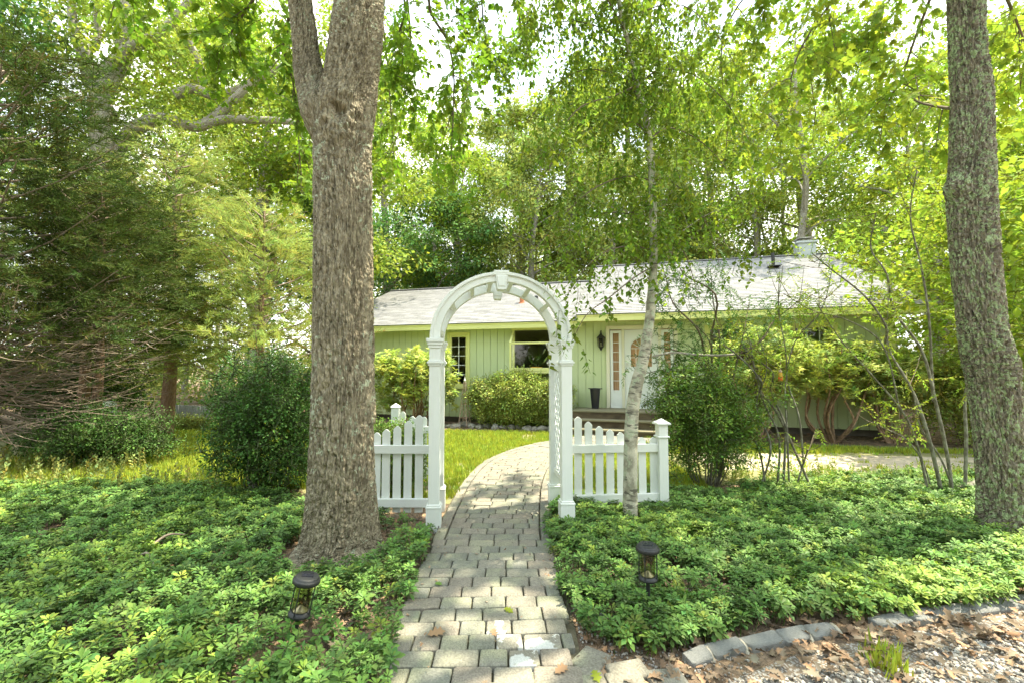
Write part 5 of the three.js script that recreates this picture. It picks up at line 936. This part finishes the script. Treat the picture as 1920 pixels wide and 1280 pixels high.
T('oak_tree', 'distant tall pale oak just right of the hanging bough', -3.4, -31, 21, 3.0, { leaf: L.pale, from: 0.4, clumps: 420, scale: 1.3 });
T('oak_tree', 'slender pale oak at top centre, left of the birch crown', 0.6, -29, 21, 3.2, { leaf: L.pale, from: 0.4, clumps: 560, scale: 1.2 });
T('oak_tree', 'tall yellow-green oak behind the left roof, right of the trunk', -6.9, -24.5, 19, 3.6, { leaf: L.oakGold, from: 0.3, clumps: 520, scale: 1.25 });
T('oak_tree', 'tall oak whose crown shows high behind the birch', 3.6, -27.5, 23, 4.0, { leaf: L.maple, from: 0.35, clumps: 620, scale: 1.35 });
T('oak_tree', 'very tall sunlit oak between birch and chimney', 8.2, -28.5, 24, 4.4, { leaf: L.oakGold, from: 0.25, clumps: 680, scale: 1.4 });
T('oak_tree', 'tall oak standing over the chimney in the second row', 12.8, -29.5, 23, 4.4, { leaf: L.pale, from: 0.25, clumps: 620, scale: 1.4 });
T('oak_tree', 'tall oak closing the sky at the roof end', 17.8, -27, 22, 4.6, { leaf: L.oakGold, from: 0.2, clumps: 620, scale: 1.4 });
T('oak_tree', 'tall oak behind the leaning oak trunk', 22, -21, 19, 4.8, { leaf: L.maple, from: 0.1, clumps: 560, scale: 1.4 });
T('oak_tree', 'tall oak far back between the cedars and the big trunk', -13.5, -23, 21, 4.6, { leaf: L.oakGold, from: 0.25, clumps: 600, scale: 1.35 });
{ // the wood beyond, one mass of foliage and stems
  const g = new THREE.Group(); g.name = numbered('distant_woods'); g.userData = { kind: 'stuff', label: 'green mass of woodland with haze in its leaf colour closing the view far behind the house', category: 'woods' }; scene.add(g);
  const r = rng(83), spots = [], stems = [];
  for (let i = 0; i < 190; i++) {
    const a = i < 130 ? r.range(-0.95, 0.95) : (i % 2 ? 1 : -1) * r.range(0.95, 1.75), d = r.range(31, 44), x = i < 130 ? Math.tan(a) * d : Math.sin(a) * d * 1.15, z = i < 130 ? -d + Math.abs(x) * 0.22 : -Math.cos(a) * d * 0.9, mid = Math.exp(-((x + 1) ** 2) / 90), h = r.range(11, 21) * (1 - 0.3 * mid);
    stems.push(tube([V(x, -0.1, z), V(x + r.gauss() * 0.4, h * 0.5, z), V(x + r.gauss(), h * 0.9, z)], [0.19, 0.13, 0.04], 6, 5));
    const n = 60; for (let k = 0; k < n; k++) { const y = h * r.range(0.06, 1.02), w = 2.4 * Math.sqrt(Math.max(0.15, 1 - ((y / h - 0.45) / 0.62) ** 2)); spots.push({ p: V(x + r.gauss() * w, y, z + r.gauss() * w), s: r.range(1.1, 1.9), tilt: 0.4, w: r.gauss() * 0.1 }); }
  }
  for (let i = 0; i < 2600; i++) { const d = r.range(17, 34), x = r.range(-1.6, 1.5) * d; if (d < 24 && x > -7 && x < 11) continue; spots.push({ p: V(x, r.range(0.1, 2.4), -d + Math.abs(x) * 0.1), s: r.range(0.8, 1.4), tilt: 0.5, w: r.gauss() * 0.1, t: 0.75 }); }
  part('stem', stems, M.greyBark, g, 'stuff');
  scatter('foliage', G.oakFar, L.pale, g, spots, 84, 0.3, 'stuff');
}
// ------------------------------------------------------------------ shrubs
const P0 = (px, py) => { const p = onGround(px, py); return { x: p.x, z: p.z }; };
bush({ ...P0(975, 800), seed: 1, name: 'clipped_bush', label: 'round clipped bush with sunlit top under the garden window', size: [1.3, 0.62, 0.75], bottom: 0.12, turn: houseTurn, stems: 10, clumps: 1500, geo: G.box, leaf: L.box, lumpy: 0.16, boxy: 2.6, scale: 1.05, shoots: 40 });
bush({ ...P0(772, 802), seed: 2, name: 'rhododendron', label: 'loose yellow-green rhododendron against the wall left of the arch', size: [1.25, 0.78, 0.7], bottom: 0.42, stems: 14, stem: 0.026, twist: 0.14, stemMat: M.redStem, clumps: 620, geo: G.whorl, leaf: L.rhodo, lumpy: 0.3, core: 0.35, gap: 0.25, tint: 0.3, group: undefined });
bush({ ...P0(497, 925), seed: 3, label: 'dark dense privet standing just left of the big oak trunk', size: [0.64, 0.76, 0.5], bottom: 0.14, stems: 26, stem: 0.009, stemMat: M.stemBark, clumps: 900, leaf: L.privet, boxy: 4, lumpy: 0.3, core: 0.34, gap: 0.2, shoots: 24 });
bush({ ...P0(188, 868), seed: 4, label: 'dark spreading low shrub under the cedars', size: [1.05, 0.42, 0.6], bottom: 0.04, stems: 12, clumps: 640, leaf: L.privet, lumpy: 0.35, core: 0.34, gap: 0.28, shoots: 40 });
bush({ ...P0(1326, 912), seed: 5, label: 'upright evergreen hedge bush right of the fence post', size: [0.62, 0.60, 0.5], bottom: 0.3, gap: 0.24, tint: 0.4, stems: 30, stem: 0.009, stemMat: M.stemBark, clumps: 900, geo: G.box, leaf: L.hedge, scale: 0.8, boxy: 3.6, lumpy: 0.36, core: 0.34, shoots: 14 });
bush({ x: -1.58, z: -5.72, seed: 6, name: 'boxwood', label: 'low boxwood with yellow-green top behind the left pickets', size: [0.44, 0.42, 0.26], bottom: 0.02, stems: 8, clumps: 520, leaf: L.hedge, boxy: 3, lumpy: 0.1, core: 0.25, scale: 0.85 });
bush({ ...P0(1562, 828), seed: 7, name: 'rhododendron', label: 'rhododendron with twisting orange-brown stems before the right wing', size: [1.25, 0.68, 0.95], bottom: 0.86, stems: 11, stem: 0.032, twist: 0.16, stemMat: M.redStem, clumps: 560, geo: G.whorl, leaf: L.rhodo, lumpy: 0.3, core: 0.4, gap: 0.28 });
bush({ ...P0(1672, 830), seed: 8, name: 'rhododendron', label: 'rhododendron at the far right corner of the house', size: [0.95, 0.66, 0.9], bottom: 0.7, stems: 9, stem: 0.03, twist: 0.16, stemMat: M.redStem, clumps: 460, geo: G.whorl, leaf: L.rhodo, lumpy: 0.3, core: 0.4, gap: 0.3 });
bush({ ...P0(1420, 830), seed: 9, name: 'rhododendron', label: 'bright rhododendron hiding the windows right of the porch', size: [1.0, 0.72, 0.85], bottom: 0.95, stems: 9, stem: 0.026, twist: 0.14, stemMat: M.redStem, clumps: 520, geo: G.whorl, leaf: L.rhodo, lumpy: 0.3, core: 0.4, gap: 0.28 });
bush({ x: 9.2, z: -9.2, seed: 10, label: 'leafy green shrub between the thin stems and leaning oak', size: [1.0, 1.0, 0.8], bottom: 0.1, stems: 8, clumps: 520, geo: G.box, leaf: L.box, lumpy: 0.3, core: 0.4, scale: 1.3, gap: 0.25 });
bush({ x: 11.2, z: -10.2, seed: 11, label: 'yellow-green shrub behind the leaning oak trunk', size: [1.4, 1.2, 1.0], bottom: 0.1, stems: 8, clumps: 520, geo: G.box, leaf: L.rhodo, lumpy: 0.3, core: 0.4, scale: 1.5 });
bush({ x: -11.5, z: -11.5, seed: 12, label: 'shadowy shrub filling the far left under the cedars', size: [2.2, 1.2, 1.0], bottom: 0.0, stems: 6, clumps: 600, geo: G.box, leaf: L.privet, lumpy: 0.3, core: 0.4, scale: 1.5 });
bush({ ...P0(345, 806), seed: 13, label: 'small yellow-green plants at the foot of the slatted fence', size: [0.7, 0.16, 0.25], bottom: 0.0, stems: 0, clumps: 130, leaf: L.box, core: 0.5 });
bush({ x: -13.5, z: -9, seed: 15, label: 'dark shrub beyond the left edge of the picture', size: [1.8, 1.3, 1.3], bottom: 0.0, stems: 6, clumps: 500, geo: G.box, leaf: L.privet, lumpy: 0.3, core: 0.4, scale: 1.5 });
bush({ x: -5.3, z: -13.6, seed: 14, label: 'bright shrub at the house corner behind the oak trunk', size: [0.9, 0.9, 0.7], bottom: 0.2, stems: 6, clumps: 420, geo: G.box, leaf: L.rhodo, core: 0.4, scale: 1.3 });
{ // small-leaved evergreen between birch and right hedge, with a dead branch and a dried bunch of leaves
  const Z = 6.6, t = thing('holly_tree', 'small-leaved evergreen spreading in front of the right roof', 'tree'), r = rng(19), spots = [], lines = [];
  const base = onGround(1350, 895); const lim = [[[1350, 800], [1345, 700], [1330, 640], [1290, 590]], [[1352, 780], [1380, 690], [1400, 620], [1430, 560]], [[1350, 760], [1320, 690], [1270, 660], [1225, 650]], [[1350, 740], [1355, 640], [1350, 560], [1340, 500]], [[1350, 750], [1300, 700], [1250, 690], [1215, 700]], [[1345, 700], [1300, 620], [1260, 570], [1240, 520]], [[1355, 700], [1420, 640], [1470, 600], [1500, 560]], [[1350, 640], [1320, 560], [1290, 510], [1270, 480]]];
  for (const l of lim) { const p = [V(base.x + r.gauss() * 0.06, -0.05, -Z), ...trace(l, Z).map((q) => q.add(V(0, 0, r.gauss() * 0.3)))]; part('limb', tube(p, [0.02, 0.014, 0.005], 6, 16), M.twig, t); const c = new THREE.CatmullRomCurve3(p); for (let i = 0; i < 70; i++) spots.push({ p: c.getPoint(r.range(0.55, 1)).add(V(r.gauss() * 0.3, r.gauss() * 0.22, r.gauss() * 0.3)), d: sphereDir(r).add(V(0, -0.1, 0)), s: r.range(0.6, 1.1) }); }
  scatter('crown', G.smallOpen, L.privet, t, spots, 20, 0.3, 'stuff');
  part('dead_limb', tube(trace([[1224, 668], [1260, 661], [1300, 664], [1345, 666], [1380, 664]], 6.0), [0.012, 0.014, 0.016], 6, 20, (th, y, q) => 0.003 * perlin.noise(q.x * 9, q.y * 9, th)), M.greyBark, t);
  const d = thing('dried_leaves', 'bunch of withered brown leaves hanging at the end of the pale dead branch', 'dead leaves'), q = []; const line = new THREE.CatmullRomCurve3(trace([[1380, 664], [1400, 660], [1414, 690], [1416, 720], [1410, 745]], 6.0));
  for (let i = 0; i < 60; i++) q.push({ p: line.getPoint(r()).add(V(r.gauss() * 0.035, r.gauss() * 0.03, r.gauss() * 0.035)), d: sphereDir(r).add(V(0, -0.9, 0)), s: r.range(0.05, 0.09), roll: r.range(0, 6), t: 0.35 });
  const F = new Foliage(4); F.leaf(SHAPE.curled, V(0, 0, 0), V(0, 0, 1), V(0, 1, 0), 1, 0); scatter('foliage', [F.build()], L.dead, d, q, 22, 0.3, 'stuff'); part('stalk', tube(line.getPoints(8), [0.01, 0.006], 5, 10), M.twig, d);
}
function stems(name, label, Z, list, leafGeo, leaf, n, seed, scale = 1) {
  const t = thing(name, label, 'shrub'), r = rng(seed), spots = [];
  for (const [line, w0, w1, k] of list) {
    const p = trace(line, Z).map((q, i) => q.add(V(0, 0, i ? r.gauss() * 0.14 : 0))); if (line[0][1] > 880) p[0].y = -0.04;
    part('stem', tube(p, [w0 / 3.3 * Z / FOCAL, w1 / 3.0 * Z / FOCAL], 8, 30, (th, y, q, rr) => rr * 0.14 * perlin.noise(q.x * 6, q.y * 9, th * 0.6)), M.stemBark, t);
    const c = new THREE.CatmullRomCurve3(p), tw = []; for (let i = 0; i < 8; i++) { const a = c.getPoint(r.range(0.45, 1)), b = a.clone().add(V(r.gauss() * 0.4, r.range(0, 0.5), r.gauss() * 0.4)); tw.push(tube([a, a.clone().lerp(b, 0.5).add(V(0, -0.03, 0)), b], [0.005, 0.002], 4, 3)); for (let j = 0; j < (k ?? 1) * n / 8; j++) spots.push({ p: a.clone().lerp(b, r()).add(V(r.gauss() * 0.08, r.gauss() * 0.08, r.gauss() * 0.08)), d: sphereDir(r), s: r.range(0.6, 1.1) * scale }); }
    part('twig', tw, M.twig, t, 'stuff');
  }
  scatter('crown', leafGeo, leaf, t, spots, seed, 0.3, 'stuff'); return t;
}
stems('tall_shrub', 'tall many-stemmed shrub arching left, beside the leaning oak', 5.57, [
  [[[1744, 930], [1726, 845], [1694, 777], [1640, 703], [1590, 640], [1530, 570]], 8, 3],
  [[[1769, 925], [1737, 824], [1715, 734], [1676, 644], [1659, 617], [1615, 561], [1556, 502], [1519, 477]], 11, 3],
  [[[1787, 930], [1777, 860], [1751, 752], [1726, 655], [1687, 579], [1662, 514], [1650, 460], [1640, 400]], 11, 3],
  [[[1751, 752], [1760, 700], [1742, 600], [1730, 500], [1722, 400], [1718, 320]], 8, 3, 1.6],
  [[[1809, 932], [1813, 824], [1814, 730], [1811, 673], [1795, 610]], 10, 5],
  [[[1795, 925], [1765, 860], [1730, 800], [1700, 730], [1672, 650], [1668, 560]], 6, 2],
  [[[1752, 928], [1735, 870], [1690, 820], [1660, 800], [1640, 790]], 5, 2],
  [[[1690, 777], [1640, 640], [1590, 600], [1520, 580], [1470, 550]], 5, 2],
], G.smallOpen, L.oakGold, 26, 31);
stems('tall_shrub', 'thin grey crossing stems right of the evergreen hedge bush', 5.8, [
  [[[1528, 912], [1507, 863], [1474, 793], [1454, 762], [1430, 735], [1417, 714], [1385, 672], [1360, 645]], 8, 4, 0.6],
  [[[1467, 900], [1474, 837], [1473, 797], [1461, 734], [1447, 697], [1410, 665], [1395, 640]], 8, 3, 0.6],
  [[[1456, 904], [1459, 815], [1436, 758], [1418, 715], [1400, 640]], 7, 3],
  [[[1439, 902], [1426, 841], [1410, 806]], 7, 4, 0.3],
  [[[1507, 866], [1500, 780], [1491, 716], [1471, 662], [1462, 580], [1450, 520]], 6, 2, 1.2],
  [[[1487, 909], [1507, 866], [1506, 840]], 6, 4, 0.1],
  [[[1420, 902], [1432, 830], [1422, 760], [1432, 690], [1425, 620]], 6, 2],
  [[[1480, 902], [1465, 800], [1480, 720], [1500, 640], [1540, 580], [1560, 500]], 6, 2, 1.3],
], G.smallOpen, L.oakGold, 24, 33);
{ const p = at(1464, 705, 5.82), t = thing('bird_feeder', 'small orange and yellow ornament hanging among the thin grey stems', 'ornament', [p.x, p.y, p.z]); part('body', [new THREE.LatheGeometry([[0, -0.06], [0.02, -0.06], [0.03, -0.045], [0.028, -0.01], [0.02, 0.0], [0, 0.002]].map(([x, y]) => new THREE.Vector2(x, y)), 16)], M.orange, t); part('neck', [new THREE.CylinderGeometry(0.02, 0.024, 0.05, 12).translate(0, 0.026, 0)], M.yellow, t); part('cap', [new THREE.SphereGeometry(0.021, 12, 8).translate(0, 0.062, 0), tube([V(0, 0.07, 0), V(0.004, 0.2, 0)], [0.002], 4, 2)], M.rust, t); }
{ const a = onGround(1814, 934), t = thing('log', 'short lichen-covered log lying at the foot of the leaning oak', 'log'); part('wood', tube([V(a.x - 0.1, 0.1, a.z), V(a.x + 0.1, 0.14, a.z - 0.02), V(a.x + 0.32, 0.24, a.z - 0.05)], [0.05, 0.055, 0.045], 14, 16, (th, y, q) => 0.012 * perlin.noise(q.x * 12, q.y * 12, th), true), M.stemBark, t); }

// ------------------------------------------------------------------ ground cover, grass, leaf litter, gravel
const trunks = [[-1.48, -3.95, 0.46], [4.75, -4.35, 0.36], [1.22, -4.7, 0.1], [-0.79, -4.56, 0.12], [0.515, -4.67, 0.12], [-1.23, -2.5, 0.06], [0.87, -2.87, 0.08]];
function bed(label, poly, n, seed, edge) {
  const g = new THREE.Group(); g.name = numbered('ground_cover'); g.userData = { kind: 'stuff', label, category: 'ground cover' }; scene.add(g);
  const r = rng(seed), xs = poly.map((p) => p[0]), zs = poly.map((p) => p[1]), lo = [Math.min(...xs), Math.min(...zs)], hi = [Math.max(...xs), Math.max(...zs)], spots = [];
  for (let i = 0; i < n; i++) {
    const x = r.range(lo[0], hi[0]), z = r.range(lo[1], hi[1]); if (!inside(x, z, poly) || onPath(x, z, -0.035)) continue;
    if (Math.abs(x / z) > 1.75) continue;
    if (trunks.some(([a, b, c]) => Math.hypot(x - a, z - b) < c)) continue;
    const sparse = perlin.noise(x * 1.1 + seed, 0.5, z * 1.1); if (sparse < -0.42 && r() < 0.6) continue;
    if (edge && r() < edge(x, z)) continue;
    const mound = 0.05 * perlin.noise(x * 2.1, 3 + seed, z * 2.1) + 0.03 * perlin.noise(x * 6, 8, z * 6), y = 0.015 + mound * 1.2 + r.range(0, 0.06), young = perlin.noise(x * 0.8 + 9, seed, z * 0.8) + 0.4 * r.gauss();
    spots.push({ p: V(x, Math.max(0.0, y), z), s: r.range(0.4, 0.9), tilt: 0.4, t: young > 0.3 ? 1.4 : r.range(0.65, 1.2), w: young > 0.3 ? 0.3 : r() < 0.05 ? 0.5 : 0 });
  }
  scatter('foliage', G.spurge, L.spurge, g, spots, seed, 0.16, 'stuff');
}
bed('glossy green ground cover carpeting the left side of the path', [[-0.52, -1.4], [-0.62, -2.3], [-0.68, -3.2], [-0.72, -4.2], [-0.86, -4.55], [-1.3, -4.75], [-2.2, -4.9], [-2.7, -5.5], [-4.5, -5.9], [-13, -6.3], [-13, -1], [-3, -1]], 33000, 41, (x, z) => (z < -4.1 && x > -1.3 ? 0.75 : x > -0.95 && z < -2.8 && z > -3.9 ? 0.2 : 0));
bed('glossy green ground cover carpeting the right side of the path', [[0.36, -3.05], [0.32, -3.7], [0.34, -4.6], [0.55, -5.35], [1.7, -5.5], [2.6, -5.6], [3.2, -6.1], [5, -6.4], [9, -6.6], [9, -4.0], [4.6, -3.32], [3.6, -3.14], [2.6, -2.98], [1.75, -2.86], [1.2, -2.72], [0.85, -2.56], [0.55, -2.62], [0.42, -2.75]], 22000, 43, (x, z) => (x < 0.66 && z > -3.1 ? 0.3 : 0));
{ // lawn
  const g = new THREE.Group(); g.name = numbered('grass'); g.userData = { kind: 'stuff', label: 'short sunlit grass on the front lawn', category: 'grass' }; scene.add(g);
  const r = rng(47), spots = [];
  for (let i = 0; i < 30000; i++) {
    const z = -r.range(5.5, 12.6), x = r.range(-8.5, 9.5); if (Math.abs(x / z) > 1.15 || onPath(x, z, 0.03)) continue;
    if (inside(x, z, [[-5.8, -14.2], [-5.6, -12.7], [-3, -11.75], [-1.2, -11.15], [0.4, -10.95], [1.45, -10.85], [4.2, -9.4], [9.5, -8.3], [9.5, -14]])) continue;
    if (x > 2.6 && (z > -6.6 || (z > -8.4 && z < -6.6 && r() < 0.95))) continue; if (x < -2.4 && z > -6.0) continue;
    if (perlin.noise(x * 1.3, 5, z * 1.3) < -0.3 && r() < 0.7) continue;
    spots.push({ p: V(x, 0, z), s: r.range(0.7, 1.25), tilt: 0.1, w: r.gauss() * 0.08 });
  }
  scatter('blades', G.tuft, L.grass, g, spots, 48, 0.25, 'stuff');
}
{ // weeds in the half shade at left and by the thin stems
  const g = new THREE.Group(); g.name = numbered('undergrowth'); g.userData = { kind: 'stuff', label: 'straggling weeds and brown stalks under the cedars at left', category: 'weeds' }; scene.add(g);
  const r = rng(53), spots = [];
  for (let i = 0; i < 1300; i++) { const z = -r.range(5.6, 8.2), x = -r.range(3.4, 13); if (x > -5.6 && z < -6.3) continue; spots.push({ p: V(x, 0.02, z), d: V(r.gauss() * 0.8, 1, r.gauss() * 0.8), s: r.range(0.4, 0.95), w: r() < 0.25 ? 0.22 : 0 }); }
  scatter('foliage', G.weed, L.weed, g, spots, 54, 0.35, 'stuff');
  const h = new THREE.Group(); h.name = numbered('undergrowth'); h.userData = { kind: 'stuff', label: 'low green weeds behind the ground cover at right', category: 'weeds' }; scene.add(h); const sp = [];
  for (let i = 0; i < 600; i++) { const z = -r.range(6.0, 6.7), x = r.range(2.6, 8); sp.push({ p: V(x, 0.02, z), d: V(r.gauss() * 0.7, 1, r.gauss() * 0.7), s: r.range(0.3, 0.65) }); }
  scatter('foliage', G.weed, L.box, h, sp, 55, 0.3, 'stuff');
}
{ // fallen leaves: oak leaves, curled, thick along the kerb
  const F = [1, 2, 3].map((s) => { const f = new Foliage(s); f.leaf(s === 2 ? SHAPE.oak : SHAPE.curled, V(0, 0, 0), V(0, 0.05, 1), V(0, 1, 0), 1, 0); return f.build(); });
  const g = new THREE.Group(); g.name = numbered('fallen_leaves'); g.userData = { kind: 'stuff', label: 'curled brown oak leaves littering the drive edge and bare earth', category: 'fallen leaves' }; scene.add(g);
  const r = rng(59), spots = [], add = (x, z, y = 0.012, s = r.range(0.06, 0.12)) => spots.push({ p: V(x, y + r.range(0, 0.025), z), d: V(r.gauss(), r.gauss() * 0.22, r.gauss()), roll: r.gauss() * 0.5 + (r() < 0.4 ? Math.PI : 0), s, t: r.range(0.55, 1.15) });
  for (let i = 0; i < 4200; i++) { const x = r.range(0.45, 5.2), z = -r.range(1.6, 4.1), k = z + 2.45 + 0.23 * (x - 1); if (onPath(x, z, 0.0) || k < -0.42) continue; const band = Math.exp(-((k - 0.1) ** 2) / 0.06); if (r() < 0.16 + 0.7 * band) add(x, z, k > 0 && k < 0.14 ? 0.03 : 0.012, r.range(0.045, 0.095)); }
  for (let i = 0; i < 500; i++) { const x = -r.range(0.5, 1.4), z = -r.range(1.6, 4.9); if (!onPath(x, z, 0) && r() < 0.8) add(x, z, 0.012, r.range(0.05, 0.1)); }
  for (let i = 0; i < 700; i++) { const x = r.range(0.4, 3), z = -r.range(2.6, 5.4); if (!onPath(x, z, 0)) add(x, z, 0.01, r.range(0.05, 0.11)); }
  for (let i = 0; i < 900; i++) add(-r.range(1, 6), -r.range(2, 6), 0.01, r.range(0.06, 0.11));
  for (let i = 0; i < 600; i++) { const p = onGround(r.range(840, 1700), r.range(796, 830)); if (inside(p.x, p.z, [[-5.8, -14.2], [-3, -11.75], [0.4, -10.9], [4.2, -9.6], [9.5, -8.4], [9.5, -11], [0, -12.5]])) add(p.x, p.z, 0.02, r.range(0.05, 0.1)); }
  for (let i = 0; i < 170; i++) { const s = r.range(0.5, 8), f = pathAt(s), q = f.p.clone().addScaledVector(f.n, (r() < 0.6 ? Math.sign(r() - 0.5) * r.range(0.3, 0.52) : r.range(-0.5, 0.5))); add(q.x, q.z, 0.055, r.range(0.014, 0.036)); }
  scatter('leaf_litter', F, L.dead, g, spots, 60, 0.3, 'stuff');
  // single leaves one can point to on the path
  const one = (px, py, s, turn, mat, label) => { const p = onGround(px, py, 0.06), f = new Foliage(9); f.leaf(SHAPE.oak, V(0, 0, 0), V(0, 0.1, 1), V(0, 1, 0), s, 0); const m = part('fallen_leaf', f.build(), mat, scene); m.position.copy(p); m.rotation.set(0.1, turn, 0.15); m.userData = { label, category: 'leaf' }; };
  one(945, 1139, 0.075, 0.9, L.maple, 'fresh green leaf on the pavers above the white stain'); one(1040, 1262, 0.09, 2.2, L.dead, 'crumpled brown leaf on the skewed front row of pavers'); one(1112, 1255, 0.085, 0.2, L.maple, 'green leaf lying at the lower right corner of the path'); one(815, 1092, 0.06, 1.2, L.deep, 'dark green leaf at the left edge of the pavers'); one(800, 1190, 0.11, 1.9, L.dead, 'pale brown leaf near the left edge of the lower path'); one(922, 1178, 0.07, 0.4, L.dead, 'small brown leaf left of the white stain on the pavers');
}
{ // gravel of the drive
  const g = new THREE.Group(); g.name = numbered('gravel'); g.userData = { kind: 'stuff', label: 'grey and white gravel of the drive at lower right', category: 'gravel' }; scene.add(g);
  const r = rng(67), spots = [], geo = [1, 2].map((s) => { const q = new THREE.IcosahedronGeometry(1, 1), p = q.attributes.position; for (let i = 0; i < p.count; i++) { const k = 1 + 0.35 * perlin.noise(p.getX(i) * 1.5 + s * 5, p.getY(i) * 1.5, p.getZ(i) * 1.5); p.setXYZ(i, p.getX(i) * k, p.getY(i) * k * 0.7, p.getZ(i) * k); } q.computeVertexNormals(); return q; });
  for (let i = 0; i < 30000; i++) { const x = r.range(0.75, 5.5), z = -r.range(1.5, 3.8); if (z < -2.32 - 0.235 * (x - 0.95) || perlin.noise(x * 2, 7, z * 2) < -0.25) continue; spots.push({ p: V(x, 0.008, z), s: r.range(0.005, 0.0125), tilt: 1, t: r() < 0.4 ? r.range(0.32, 0.55) : r.range(0.1, 0.26) }); }
  for (let i = 0; i < 1500; i++) { const x = r.range(0.4, 1.3), z = -r.range(2.2, 3.4); if (!onPath(x, z, 0.01)) spots.push({ p: V(x, 0.006, z), s: r.range(0.003, 0.008), tilt: 1, t: r.range(0.15, 0.5) }); }
  scatter('pebbles', geo, M.pebble, g, spots, 68, 0.15, 'stuff');
}
{ // a few grass blades in the gravel, two sticks in the left bed
  const t = thing('grass_tuft', 'tuft of green grass growing through the gravel beside the kerb', 'grass'), p = onGround(1648, 1240), s = [], r = rng(73); for (let i = 0; i < 9; i++) s.push({ p: V(p.x + r.gauss() * 0.08, 0, p.z + r.gauss() * 0.08), s: r.range(0.8, 1.6), tilt: 0.2 }); scatter('blades', G.tuft, L.grass, t, s, 74, 0.2);
  for (const [a, b, l] of [[[805 / 2 - 125, 1052], [345, 1030], 'brown stick lying in the left ground cover'], [[262, 1068], [286, 1092], 'bent grey stick poking from the left ground cover']]) { const u = onGround(...a), v = onGround(...b); const m = part('stick', tube([V(u.x, 0.11, u.z), V((u.x + v.x) / 2, 0.17, (u.z + v.z) / 2), V(v.x, 0.13, v.z)], [0.012, 0.007], 7, 10), M.deadTwig, scene); m.userData = { label: l, category: 'stick' }; }
}
renderer.render(scene, camera);
